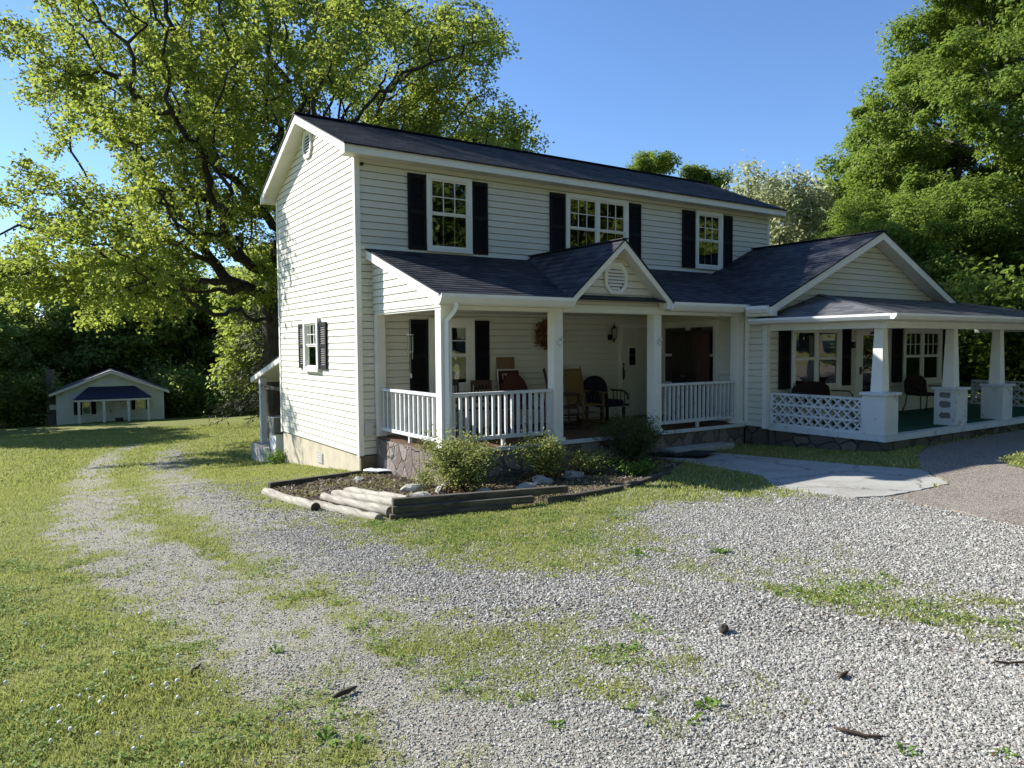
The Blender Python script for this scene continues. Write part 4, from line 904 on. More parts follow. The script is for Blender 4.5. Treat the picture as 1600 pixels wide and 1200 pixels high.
# wood behind the small house: three grown kinds, copied
def wood_kind(seed, leaf, h, w, n, name, label, grp, size=.30, per=14, shell=.35):
    return tree(name, label, (0,0,0), h*.18, h, .20, (0,0,h*.56), (w,w,h*.46), 60, per, 1.25, .7, leaf, n, size, 'pale_bark', seed, .02, .50, grp, shell=shell, zsq=.7, up=.4, leaf_r=3., billow=.7, puffs=(9,.75))
GW = 'trees of the wood behind the small house'
kinds = [wood_kind(41,'wood_leaf',13,4.2,26000,'woodland_tree','mid-green leafy tree in the wood behind the small house',GW),
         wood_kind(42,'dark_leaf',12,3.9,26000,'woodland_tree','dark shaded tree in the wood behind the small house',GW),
         wood_kind(43,'oak_leaf',10,3.4,22000,'woodland_tree','bright yellow-green tree at the edge of the wood behind the small house',GW)]
spots = [(0,-13,57),(0,-9.5,52),(2,-6.5,57.5),(0,-3.5,60),(0,-.5,59),(0,2.5,58),(2,6.3,55),(0,5.5,60),(2,9.5,56),(0,13,58),(2,11.5,47),(1,16,52),(0,20,57),(1,-20,52),
         (2,9.4,36),(0,13.5,40),(1,-24,58),(0,25,60),(1,1,67),(0,-6,68),(1,8,68),(0,15,68),(1,-13,66)]
# further trees of the same wood standing left of the picture, between the lawn and the low sun
spots += [(0,-20,40),(2,-16,34.5),(1,-13,34),(0,-12.5,40.5)]
# trees across the yard, behind the viewer, seen in the window reflections
spots += [((0,2,0,1)[k % 4], -24+k*5.6+random.uniform(-1.5,1.5), -25-(k % 3)*4-random.uniform(0,2)-max(0,(2-k))*2) for k in range(16)]
used = set()
for (k, x, y) in spots:
    o = kinds[k] if k not in used else copy_tree(kinds[k]); used.add(k)
    s = (.85+.35*random.random())*(1.45 if y < -10 else 1); o.location = (x,y,zf(x,y)); o.rotation_euler = (0,0,random.random()*6.28); o.scale = (s,s,s*(.9+.2*random.random()))
    if y < -10: o['group'] = 'trees across the yard reflected in the windows'; o['label'] = 'sunlit tree across the yard reflected in the upper windows'
    elif (x, y) == (9.4, 36): o['label'] = 'bright young tree at the lawn edge left of the two-storey house'
    elif x < -14 and y < 42: o['label'] = 'woodland tree left of the lawn casting long shadows'
# understorey bushes along the wood
def bush_proto(seed, leaf, n, r, h, size, name, label, cat, loc=(0,0,0), group=None, spread=.16, stems=9, stem_mat='oak_bark', dead=0):
    g = np.random.default_rng(seed); t = thing(name, label, cat, loc, 0, group); m = MB(); P = []
    for k in range(stems):
        a = g.random()*6.28; rr = r*(.35+.65*g.random()); hh = h*(.6+.4*g.random()); tip = np.array((rr*math.cos(a), rr*math.sin(a), hh))
        pts = [tip*np.array((q**1.4,q**1.4,q))+g.normal(size=3)*.02*h*(q > 0) for q in (0,.3,.6,.85,1.)]
        m.tube(pts, [.018*h,.014*h,.010*h,.007*h,.004*h], 5)
        for j in range(10):
            q = .25+.75*g.random(); i = min(3, int(q*4)); b = pts[i]+(pts[i+1]-pts[i])*(q*4-i); P.append(b)
            tw = b+g.normal(size=3)*np.array((.22*r,.22*r,.14*h)); tw[2] = max(tw[2], .06*h); m.tube([b, tw], [.005*h,.003*h], 4, cap=False); P += [tw, (b+tw)/2]
    m.build('stem', stem_mat, t, world=False); P = np.array(P); pk = g.integers(0, len(P), n); Q = P[pk]+g.normal(size=(n,3))*spread; Q[:,2] = np.maximum(Q[:,2], .02)
    v, f = leaf_cloud(Q, size, g, .5, .5); raw_mesh('foliage', v, f, leaf, t)
    if dead:
        Q = g.normal(size=(dead,3))*np.array((r*.35,r*.35,h*.10)); Q[:,2] = np.abs(Q[:,2])+.02; v, f = leaf_cloud(Q, size*1.1, g, .2, .5); raw_mesh('dead_leaves', v, f, 'dead_leaf', t)
    return t
bb = bush_proto(61, 'wood_leaf', 9000, 2.2, 2.6, .22, 'bush', 'leafy bush in the undergrowth at the foot of the wood', 'bush', group='bushes along the wood edge', spread=.38, stems=14)
bs = [(-12,46),(-9,47.5),(-6.2,50),(5,50),(7.2,48.5),(9.5,45),(12.2,43),(14,41),(4.5,54),(-4.8,53),(15.5,36),(17,33),(11,51),(-15,44)]
for k, (x, y) in enumerate(bs):
    o = bb if k == 0 else copy_tree(bb); s = .8+.6*random.random(); o.location = (x,y,zf(x,y)); o.rotation_euler = (0,0,random.random()*6.28); o.scale = (s,s,s)
# bushes beyond the wing porch; the last listed are added to block side light
b2 = bush_proto(62, 'maple_leaf', 14000, 2.0, 3.0, .16, 'bush', 'leafy bush beyond the far end of the wing porch', 'bush', group='bushes beyond the wing porch', spread=.34, stems=16)
for k, (x, y) in enumerate(((18.5,-.5),(20.5,-2.5),(23.5,-3.5),(17.6,2.),(26,-1.5),(19.2,-5.2),(21.5,-7.5),(18.2,-3.2),(24,-8))):
    o = b2 if k == 0 else copy_tree(b2); s = .9+.3*random.random(); o.location = (x,y,zf(x,y)); o.rotation_euler = (0,0,k*1.7); o.scale = (s,s,s)
# conifer behind the house corner
def conifer(loc, h, label, seed):
    g = np.random.default_rng(seed); t = thing('conifer', label, 'tree', loc); m = MB(); m.tube([(0,0,-.2),(0,0,h*.5),(.1,0,h)], [.22,.14,.02], 8); P = []; Dd = []
    for k in range(120):
        z = h*(.08+.9*g.random()); a = g.random()*6.28; L = (h-z)*.34+.4; d = np.array((math.cos(a), math.sin(a), -.18)); b = np.array((0,0,z)); m.tube([b, b+d*L*.5+(0,0,.1*L), b+d*L], [.03,.02,.006], 4, cap=False)
        for j in range(90): q = .15+.85*g.random(); P.append(b+d*L*q+(0,0,.15*L*math.sin(q*3.))+g.normal(size=3)*np.array((.16,.16,.10))); Dd.append(d+(0,0,-.35))
    m.build('trunk', 'oak_bark', t, world=False); v, f = leaf_cloud(np.array(P), .30, g, .2, .16, .02, np.array(Dd)); raw_mesh('crown', v, f, 'conifer_leaf', t); return t
conifer((5.6,25.5,zf(5.6,25.5)), 9.5, 'dark feathery conifer behind the rear corner of the house', 3)
# azaleas in the bed
def ground(x, y): return (x, y, zf(x, y))
bush_proto(71, 'shrub_leaf', 9000, .66, .72, .044, 'shrub', 'largest sunlit shrub, in front of the porch corner post', 'shrub', ground(.12,-3.55), spread=.06, stems=26, stem_mat='stick_brown', dead=420)
bush_proto(72, 'shrub_leaf', 4200, .48, .66, .042, 'shrub', 'middle sunlit shrub under the second porch post', 'shrub', ground(1.62,-3.45), spread=.055, stems=18, stem_mat='stick_brown', dead=220)
bush_proto(75, 'shrub_leaf', 1700, .42, .42, .038, 'shrub', 'thin low shrub with reddish dead leaves right of the middle shrub', 'shrub', ground(2.35,-3.55), spread=.05, stems=8, stem_mat='stick_brown', dead=240)
bush_proto(73, 'shrub_leaf_shaded', 6500, .72, .88, .038, 'shrub', 'tall wispy shrub in the shade before the doorstep opening', 'shrub', ground(3.75,-3.10), spread=.07, stems=17, stem_mat='stick_brown', dead=240)
bush_proto(74, 'weed_leaf', 900, .42, .22, .05, 'plant', 'low bright green clump between shrubs at the bed edge', 'plant', ground(2.75,-4.15), spread=.05, stems=9)
bush_proto(76, 'shrub_leaf', 500, .25, .22, .04, 'plant', 'small sparse seedling between porch base and largest shrub', 'plant', ground(-.02,-2.75), spread=.05, stems=7)
bush_proto(77, 'weed_leaf', 500, .30, .30, .06, 'plant', 'tuft of weeds at the rear corner foundation', 'plant', ground(-.22,4.65), spread=.06, stems=8)

# ================================================================== GROUND COVER MAP (world positions, grass density 0..1)
CAMX, CAMY = -4.911, -12.422
GP_ = np.array([[float(c) for c in s.split(',')] for s in '''-5.40,25.76,1 -3.97,18.38,1 -2.19,15.64,0.95 -0.57,13.15,0.95 0.60,11.26,0.9 -5.60,9.24,1 -4.82,8.28,1 -4.03,8.26,0.9 -3.59,6.77,0.55 -2.92,6.86,0.7 -1.96,7.71,0.5 -1.82,5.07,0.6 -1.58,3.01,0.95 -0.76,4.28,1 -0.65,1.00,1 -5.39,2.25,1 -4.70,1.15,1 -4.37,0.63,0.7 -4.06,0.14,0.3 -3.63,0.10,0.6 -3.18,0.07,0.75 -2.87,-0.29,0.45 -2.71,-1.33,0.35 -2.26,-0.95,0.9 -2.22,-2.23,0.8 -5.27,-1.93,1 -4.70,-2.47,0.95 -4.46,-2.71,0.45 -4.16,-3.00,0.3 -3.74,-2.89,0.75 -3.40,-3.73,0.75 -2.92,-3.43,0.4 -2.62,-3.99,0.15 -2.28,-4.56,0.3 -2.02,-5.04,0.6 -1.85,-5.64,0.8 -1.31,-5.72,0.95 -0.63,-5.92,1 0.22,-5.72,1 1.03,-5.69,0.75 1.73,-5.40,0.8 2.65,-5.67,0.7 3.20,-6.07,0.7 -0.10,-6.88,0.6 0.91,-6.47,0.05 1.83,-6.89,0 2.20,-7.85,0 1.67,-9.39,0 -5.21,-4.00,1 -4.70,-4.45,0.9 -4.41,-4.72,0.5 -4.03,-4.73,0.35 -3.78,-5.28,0.1 -3.50,-5.53,0.5 -3.11,-5.57,0.55 -2.74,-5.91,0.2 -2.37,-6.08,0.1 -2.17,-6.73,0.4 -1.76,-6.80,0.55 -1.20,-6.99,0.8 -1.00,-7.49,0.6 -0.75,-7.71,0.36 -0.43,-7.69,0.288 -0.19,-7.91,0.05 0.36,-8.44,0 -0.69,-8.33,0.288 -0.32,-8.66,0.25 -0.14,-8.82,0.1 -5.16,-5.61,1 -4.75,-5.96,0.95 -4.37,-6.49,0.6 -4.08,-6.54,0.45 -3.77,-6.36,0.35 -3.54,-6.79,0.35 -3.17,-6.89,0.5 -2.82,-7.19,0.4 -2.59,-7.61,0.15 -2.22,-7.82,0.1 -1.79,-7.86,0.35 -1.50,-8.11,0.2 -1.01,-8.30,0.252 -1.02,-8.96,0 -0.12,-9.09,0.324 -0.10,-9.34,0.36 -0.13,-9.82,0.324 -0.15,-10.23,0.252 -0.05,-10.48,0.252 0.71,-9.61,0 1.01,-10.13,0 -5.13,-6.71,1 -4.79,-7.00,0.95 -4.45,-7.27,0.9 -4.20,-7.62,0.7 -4.01,-7.78,0.45 -3.73,-7.87,0.35 -3.44,-7.96,0.35 -3.11,-8.23,0.45 -2.80,-8.49,0.5 -2.43,-8.49,0.5 -2.35,-9.00,0.5 -2.11,-9.20,0.35 -2.00,-9.55,0.25 -1.68,-9.55,0 -1.23,-9.64,0 -0.86,-10.23,0 -5.10,-7.73,1 -4.68,-8.06,1 -4.30,-8.26,0.8 -4.00,-8.39,0.45 -3.73,-8.61,0.25 -3.43,-8.95,0.15 -3.12,-9.21,0.2 -2.73,-9.41,0.35 -2.48,-9.61,0.4 -2.25,-9.89,0.35 -2.14,-10.08,0.15 -1.66,-10.17,0 -1.05,-10.65,0 -5.08,-8.36,1 -4.79,-8.59,1 -4.47,-8.83,0.95 -4.21,-8.89,0.6 -3.94,-9.01,0.45 -3.70,-9.20,0.15 -3.37,-9.54,0 -2.91,-9.90,0 -2.37,-10.16,0.1 -2.13,-10.65,0 -4.96,-8.77,1 -4.62,-9.03,1 -4.36,-9.24,0.75 -4.07,-9.43,0.5 -3.87,-9.58,0.3 -3.64,-9.76,0.05 -3.12,-10.16,0 -2.51,-10.62,0 -1.83,-11.14,0 6.81,-4.23,1 7.12,-5.27,1 3.60,-5.42,0.9 3.68,-4.75,1 2.61,-4.48,1 0.31,-5.21,1'''.split()])
def warp(x, y):
    dx, dy = x-CAMX, y-CAMY; r = np.hypot(dx, dy)+1e-6
    return np.stack((np.arctan2(dx, dy), 2.6/np.maximum(r, 1.5)), -1)
def inpoly(x, y, poly):
    ins = np.zeros(x.shape, bool); n = len(poly)
    for i in range(n):
        (x0,y0),(x1,y1) = poly[i], poly[(i+1)%n]
        c = ((y0 > y) != (y1 > y)) & (x < (x1-x0)*(y-y0)/(y1-y0+1e-12)+x0); ins ^= c
    return ins
BED = [(-1.83,-.80),(-.05,-.25),(.25,-.1),(.25,-2.6),(4.7,-2.6),(4.2,-3.9),(3.1,-4.5),(1.85,-4.98),(.6,-5.1),(-1.45,-4.66),(-1.75,-3.0),(-1.95,-1.4)]
WALK = [(4.62,-2.3),(5.55,-2.3),(5.75,-3.4),(5.66,-4.9),(5.62,-6.1),(5.66,-7.0),(4.67,-7.85),(3.98,-7.82),(3.38,-7.76),(3.1,-7.55),(3.1,-7.0),(3.14,-6.42),(3.87,-5.66),(4.28,-4.2)]
DRIVE = [(8.5,-5.62),(7.05,-6.2),(5.70,-7.0),(4.67,-7.87),(3.98,-7.84),(3.36,-7.79),(3.02,-8.7),(2.72,-9.42),(2.3,-10.3),(2.2,-11.2),(40,-20),(40,-5.62)]
ISLAND = [(6.6,-7.75),(6.3,-8.15),(5.9,-8.4),(7,-8.9),(9,-9.1),(11,-8.5),(10.5,-7.6),(8.5,-7.2),(7.2,-7.35)]
def vnoise(x, y, s, seed):
    g = np.random.default_rng(seed); T = g.random((64,64)); fx, fy = x*s, y*s; ix, iy = np.floor(fx).astype(int), np.floor(fy).astype(int); u, v = fx-ix, fy-iy
    u = u*u*(3-2*u); v = v*v*(3-2*v); f = lambda a, b: T[a % 64, b % 64]
    return (f(ix,iy)*(1-u)+f(ix+1,iy)*u)*(1-v)+(f(ix,iy+1)*(1-u)+f(ix+1,iy+1)*u)*v
TRACK_A = [(-1.5,19.2),(-3.08,12.7),(-3.94,6.3),(-4.30,-.45),(-4.28,-3.34),(-4.17,-5.24),(-3.97,-6.42),(-3.80,-7.51),(-3.70,-8.41)]
TRACK_B = [(-.23,17.1),(-1.76,9.9),(-2.62,2.66),(-2.88,-1.55),(-2.87,-3.99),(-2.70,-5.42),(-2.47,-6.31),(-2.28,-7.31),(-2.05,-8.07),(-1.81,-8.84)]
TRACK_MID = [(-1.0,17.5),(-1.77,15),(-3.06,6.1),(-3.62,-1.1),(-3.57,-4.0),(-3.43,-5.3)]
def polydist(x, y, L):
    d = np.full(x.shape, 1e9)
    for (x0,y0),(x1,y1) in zip(L, L[1:]):
        t = np.clip(((x-x0)*(x1-x0)+(y-y0)*(y1-y0))/((x1-x0)**2+(y1-y0)**2), 0, 1); d = np.minimum(d, np.hypot(x-x0-t*(x1-x0), y-y0-t*(y1-y0)))
    return d
def coarse(x): q = np.clip((x+3.5)/1.5, 0, 1); return q*q*(3-2*q)
def grass_density(x, y):
    x = np.asarray(x, float); y = np.asarray(y, float); sh = x.shape; x = x.ravel(); y = y.ravel(); W = warp(x, y); C = warp(GP_[:,0], GP_[:,1]); out = np.empty(len(x))
    for i in range(0, len(x), 20000):
        d2 = (((W[i:i+20000,None]-C[None])/np.array((.034,.020)))**2).sum(2); w = np.exp(-d2*.5)+1e-3/(1+d2)**2; out[i:i+20000] = (w*GP_[None,:,2]).sum(1)/w.sum(1)
    tk = np.minimum(polydist(x,y,TRACK_A), polydist(x,y,TRACK_B)); out = out*(1-.70*np.exp(-(tk/.52)**2)); md_ = polydist(x,y,TRACK_MID); out = np.maximum(out, .58*np.exp(-(md_/.24)**2))
    far = y > 19; out = np.where(far, 1., out)
    out = np.where((x > 5.6) & (y > -7) & (y < 8), 1., out)
    out = out+(.24*(vnoise(x,y,2.3,1)-.5)+.42*(vnoise(x,y,6.5,2)-.5)+.16*(vnoise(x,y,.8,3)-.5)+.32*(vnoise(x,y,15.,4)-.5))*np.where(out > .02, 1, .25)*np.where(far, .3, 1)
    out = np.clip(out+.07*(x < .6)*(x > -3.9)*(out > .2)*(y < -6), 0, 1); return (out+.06*np.sin(out*np.pi)*(out > .08)).clip(0,1).reshape(sh)
# ---- ground sheet
def axis(lo, a, b, hi, d, growth=1.13):
    l = list(np.arange(a, b+1e-6, d)); s = d
    while l[-1] < hi: s *= growth; l.append(l[-1]+s)
    s = d
    while l[0] > lo: s *= growth; l.insert(0, l[0]-s)
    return np.array(l)
gxs = axis(-190, -9, 8.5, 190, .075); gys = axis(-120, -12.5, 2.5, 190, .075)
GX, GY = np.meshgrid(gxs, gys); den = grass_density(GX, GY); bed = inpoly(GX, GY, BED).astype(float)
bumpz = (vnoise(GX,GY,1.1,8)-.5)*.022+(vnoise(GX,GY,5.,9)-.5)*.008
hard = inpoly(GX, GY, WALK) | inpoly(GX, GY, DRIVE)
bumpz = np.where(hard, -.012, bumpz)+np.where(GY > 4, (vnoise(GX,GY,.18,10)-.5)*.30*np.clip((GY-4)/8,0,1), 0)+bed*(.03*vnoise(GX,GY,3.,12)-.0)
GZ = zg(GX, GY)+bumpz
ny, nx = GX.shape; ii = np.arange(ny*nx).reshape(ny, nx)
gf = np.stack((ii[:-1,:-1], ii[:-1,1:], ii[1:,1:], ii[1:,:-1]), -1).reshape(-1,4)
gr = raw_mesh('ground', np.stack((GX,GY,GZ),-1).reshape(-1,3), gf, None, None, True); tag(gr, 'gravel yard and lawn running down to the wood', 'ground', kind='structure')
for nm, arr in (('grass', den), ('bed', bed), ('fines', 1-coarse(GX))):
    a = gr.data.attributes.new(nm, 'FLOAT', 'POINT'); a.data.foreach_set('value', arr.astype(np.float32).ravel())
def hgt(x, y):
    i = np.clip(np.searchsorted(gys, y)-1, 0, ny-2); j = np.clip(np.searchsorted(gxs, x)-1, 0, nx-2)
    v = (y-gys[i])/(gys[i+1]-gys[i]); u = (x-gxs[j])/(gxs[j+1]-gxs[j])
    return (GZ[i,j]*(1-u)+GZ[i,j+1]*u)*(1-v)+(GZ[i+1,j]*(1-u)+GZ[i+1,j+1]*u)*v
m_, nt = new_mat('ground'); t = NT(nt); co = t.coord()
vo = t.n('ShaderNodeTexVoronoi', {'Vector': co, 'Scale': 42.}); vd = t.n('ShaderNodeTexVoronoi', {'Vector': co, 'Scale': 42.}, feature='DISTANCE_TO_EDGE').outputs['Distance']
g1 = t.n('ShaderNodeSeparateColor', {0: vo.outputs['Color']}).outputs[0]
sto = t.ramp(g1, [(0, (.15,.14,.12)), (.35, (.31,.295,.265)), (.7, (.48,.46,.42)), (1, (.68,.66,.61))])
gap = t.ramp(vd, [(.02, (0,0,0)), (.12, (1,1,1))]); gravel = t.mix(gap, (.09,.078,.06), sto)
gravel = t.mix(t.ramp(t.noise(co, 1.4, 5, .7).outputs['Fac'], [(.5, (0,0,0)), (.72, (.55,.55,.55))]), gravel, (.27,.225,.16))
fines = t.attr('fines'); tanc = t.ramp(t.noise(co, 75, 4, .75).outputs['Fac'], [(.3, (.17,.155,.115)), (.5, (.36,.335,.265)), (.72, (.56,.53,.44))]); gravel = t.mix(t.math('MULTIPLY', fines, .8), gravel, tanc)
fine = t.noise(co, 60, 5, .75).outputs['Fac']; med = t.noise(co, 5, 6, .7).outputs['Fac']; big = t.noise(co, .5, 5, .65).outputs['Fac']
gcol = t.ramp(fine, [(.28, (.07,.09,.02)), (.5, (.20,.225,.055)), (.72, (.36,.35,.13))])
gcol = t.mix(t.ramp(med, [(.42, (0,0,0)), (.70, (.7,.7,.7))]), gcol, (.38,.345,.15)); gcol = t.mix(t.ramp(big, [(.4, (0,0,0)), (.7, (.45,.45,.45))]), gcol, (.13,.19,.035))
soil = t.ramp(fine, [(.3, (.045,.033,.022)), (.55, (.11,.082,.055)), (.75, (.22,.17,.12))])
dens = t.attr('grass'); brk = t.math('ADD', t.math('MULTIPLY', t.math('SUBTRACT', dens, .5), 1.25), t.math('ADD', t.math('MULTIPLY', fine, .9), t.math('MULTIPLY', med, .35)))
gm = t.ramp(brk, [(.44, (0,0,0)), (.72, (1,1,1))]); c = t.mix(gm, gravel, gcol)
bd = t.attr('bed'); sm = t.math('MULTIPLY', bd, t.ramp(med, [(.52, (1,1,1)), (.66, (.25,.25,.25))])); c = t.mix(sm, c, soil)
h = t.math('ADD', t.math('MULTIPLY', gap, .6), t.math('ADD', t.math('MULTIPLY', fine, .8), t.math('MULTIPLY', g1, .3)))
t.fin(c, .93, t.bump(h, .75, .02), .12); gr.data.materials.append(m_)
# ---- concrete walk and aggregate drive, sheets over the ground
def sheet(name, poly, dz, mat, label, cat, thick=0.):
    m = MB(); pts = [(x, y, zf(x, y)+dz) for x, y in poly]; n = len(pts); m.add(pts+[(p[0],p[1],p[2]-.12) for p in pts], [tuple(range(n))[::-1]]+[(i,(i+1)%n,n+(i+1)%n,n+i) for i in range(n)])
    import bmesh
    o = m.build(name, mat); bm = bmesh.new(); bm.from_mesh(o.data); bmesh.ops.triangulate(bm, faces=[f for f in bm.faces if len(f.verts) > 4]); bm.to_mesh(o.data); bm.free(); return tag(o, label, cat, kind='structure')
def jag(poly, amt, seed, keep=()):
    g = np.random.default_rng(seed); out = []
    for i, p in enumerate(poly):
        q = poly[(i+1) % len(poly)]; n = max(1, min(40, int(math.dist(p, q)/.12)))
        for k in range(n):
            a = k/n; out.append((p[0]+(q[0]-p[0])*a+amt*g.normal(), p[1]+(q[1]-p[1])*a+amt*g.normal()))
    return out
for a_, b_ in (((3.95,-5.62),(5.66,-5.2)),((4.3,-4.15),(5.75,-3.75)),((3.12,-6.9),(5.64,-6.35))):
    pass
sheet('path', jag(WALK, .016, 1), .012, 'concrete', 'pale concrete walk leading to the porch step', 'path')
m_, nt = new_mat('aggregate'); t = NT(nt); co = t.coord()
vo = t.n('ShaderNodeTexVoronoi', {'Vector': co, 'Scale': 75.}); g1 = t.n('ShaderNodeSeparateColor', {0: vo.outputs['Color']}).outputs[0]
c = t.ramp(g1, [(0, (.10,.082,.063)), (.5, (.215,.182,.145)), (1, (.41,.36,.30))]); c = t.mix(t.ramp(t.noise(co, 1.2, 5, .7).outputs['Fac'], [(.45, (0,0,0)), (.7, (.5,.5,.5))]), c, (.30,.27,.23))
t.fin(c, .9, t.bump(vo.outputs['Distance'], .6, .012), .2); MATS['aggregate'] = m_
sheet('driveway', jag(DRIVE, .03, 2), .006, 'aggregate', 'brownish exposed-aggregate drive in front of the wing porch', 'driveway')
isl = jag(ISLAND, .03, 3); P_ = np.array(isl); cx, cy = P_.mean(0)
V = [(cx,cy,zf(cx,cy)+.06)]+[(x,y,zf(x,y)+.0) for x, y in isl]+[(cx+(x-cx)*.8,cy+(y-cy)*.8,zf(x,y)+.05) for x, y in isl]; n = len(isl)
m = MB(); m.add(V, [(1+i,1+(i+1)%n,1+n+(i+1)%n,1+n+i) for i in range(n)]+[(1+n+i,1+n+(i+1)%n,0) for i in range(n)]); MATS['ground'] = m_g = gr.data.materials[0]
plain('turf', (.075,.10,.024), .95, .5, 30., .5, 80); o = m.build('lawn_island', 'turf'); tag(o, 'grassy island at the right edge of the drive', 'lawn', kind='structure')

# ---- loose stones (one heap of gravel nobody could count)
g = np.random.default_rng(77)
def wedge(n, r0, r1, a0=-.78, a1=.86, p=2.):
    az = R(33.45)+a0+(a1-a0)*g.random(n); r = (r0**p+(r1**p-r0**p)*g.random(n))**(1/p); return CAMX+r*np.sin(az), CAMY+r*np.cos(az), r
X = []; Y = []; S = []
for n, r0, r1, s in ((165000,1.6,4.4,.0072),(170000,4.4,8.5,.0082),(90000,8.5,14,.010)):
    x, y, r = wedge(n, r0, r1); d = grass_density(x, y); keep = (g.random(n) > (d*.97)**1.5) & (g.random(n) < .30+.70*coarse(x)) & ~inpoly(x,y,WALK) & ~inpoly(x,y,DRIVE) & ~inpoly(x,y,BED) & (x < 7.2) & ~((x > -.1) & (y > -2.7))
    X.append(x[keep]); Y.append(y[keep]); S.append(s*(.72+.28*coarse(x[keep]))*(.5+1.0*g.random(keep.sum())**2.2))
X = np.concatenate(X); Y = np.concatenate(Y); S = np.concatenate(S); ns = len(X)
me = bpy.data.meshes.new('gravel'); me.vertices.add(ns); me.vertices.foreach_set('co', np.stack((X,Y,hgt(X,Y)+S*.18),-1).astype(np.float32).ravel())
at = me.attributes.new('size', 'FLOAT', 'POINT'); at.data.foreach_set('value', S.astype(np.float32))
at = me.attributes.new('turn', 'FLOAT_VECTOR', 'POINT'); at.data.foreach_set('vector', (np.stack((g.normal(size=ns)*.35,g.normal(size=ns)*.35,g.random(ns)*6.28),-1)).astype(np.float32).ravel())
go = bpy.data.objects.new('gravel', me); COL.objects.link(go); tag(go, 'loose grey crushed stone scattered over the yard', 'gravel', kind='stuff')
m_, nt = new_mat('stone_chip'); t = NT(nt); rnd = t.n('ShaderNodeObjectInfo').outputs['Random']
c = t.ramp(rnd, [(0, (.12,.11,.095)), (.2, (.23,.215,.185)), (.6, (.37,.35,.305)), (.85, (.50,.475,.425)), (.96, (.66,.635,.58)), (1, (.36,.26,.18))])
c = t.mix(.35, c, t.ramp(t.noise(t.coord(), 1.6, 3).outputs['Fac'], [(.3, (.2,.185,.155)), (.7, (.54,.52,.47))])); t.fin(c, .9, None, .15)
ng = bpy.data.node_groups.new('scatter_stones', 'GeometryNodeTree'); ng.interface.new_socket('Geometry', in_out='INPUT', socket_type='NodeSocketGeometry'); ng.interface.new_socket('Geometry', in_out='OUTPUT', socket_type='NodeSocketGeometry')
q = NT(ng); gi = q.n('NodeGroupInput'); gout = q.n('NodeGroupOutput'); join = q.n('GeometryNodeGeometryToInstance')
for k in range(6):
    ic = q.n('GeometryNodeMeshIcoSphere', {'Radius': 1., 'Subdivisions': 2})
    nz = q.n('ShaderNodeTexNoise', {'Vector': q.n('ShaderNodeVectorMath', {0: q.n('GeometryNodeInputPosition').outputs[0], 1: (k*7.3, k*3.1, k*5.7)}, operation='ADD').outputs[0], 'Scale': .9, 'Detail': 1.})
    off = q.n('ShaderNodeVectorMath', {0: q.n('ShaderNodeVectorMath', {0: nz.outputs['Color'], 1: (.5,.5,.5)}, operation='SUBTRACT').outputs[0], 'Scale': 1.7}, operation='SCALE').outputs[0]
    sp = q.n('GeometryNodeSetPosition', {'Geometry': ic.outputs[0], 'Offset': off}); tr = q.n('GeometryNodeTransform', {'Geometry': sp.outputs[0], 'Scale': (1.15+.15*(k % 2), .75+.06*k, .55+.04*(k % 3))})
    smt = q.n('GeometryNodeSetMaterial', {'Geometry': tr.outputs[0], 'Material': m_}); ng.links.new(smt.outputs[0], join.inputs[0])
def named(nm, typ): nd = q.n('GeometryNodeInputNamedAttribute', data_type=typ); nd.inputs['Name'].default_value = nm; return nd.outputs[0]
iop = q.n('GeometryNodeInstanceOnPoints', {'Points': q.n('GeometryNodeMeshToPoints', {'Mesh': gi.outputs[0]}).outputs[0], 'Instance': join.outputs[0], 'Pick Instance': True})
e2r = q.n('FunctionNodeEulerToRotation', {0: named('turn', 'FLOAT_VECTOR')}); ng.links.new(e2r.outputs[0], iop.inputs['Rotation'])
cmb = q.n('ShaderNodeCombineXYZ'); sz = named('size', 'FLOAT')
for k in range(3): ng.links.new(sz, cmb.inputs[k])
ng.links.new(cmb.outputs[0], iop.inputs['Scale']); ng.links.new(iop.outputs[0], gout.inputs[0])
md = go.modifiers.new('scatter', 'NODES'); md.node_group = ng

# ---- grass
def blades(x, y, z, h, w, g, lean=.55):
    n = len(x); a = g.random(n)*6.283; le = h*lean*(.3+g.random(n)); dx, dy = np.cos(a), np.sin(a); b = g.random(n)*6.283; sx, sy = np.cos(b)*w*.5, np.sin(b)*w*.5
    v = np.empty((n,4,3)); v[:,0] = np.stack((x-sx,y-sy,z-.004),-1); v[:,1] = np.stack((x+sx,y+sy,z-.004),-1)
    v[:,2] = np.stack((x+dx*le*.35+sx*.75,y+dy*le*.35+sy*.75,z+h*.6),-1); v[:,3] = np.stack((x+dx*le,y+dy*le,z+h*(.75+.25*g.random(n))),-1)
    return v.reshape(-1,3), np.arange(n)[:,None]*4+np.array((0,1,2,3))
VV = []; FF = []; nb = 0
def allowed(x, y):
    return ~inpoly(x,y,WALK) & ~((x > -.02) & (x < 7.2) & (y > -2.62) & (y < 4.9)) & ~((x > 7.2) & (y > -5.55) & (y < 8)) & ~((x > -3.6) & (x < 3.4) & (y > 46.6))
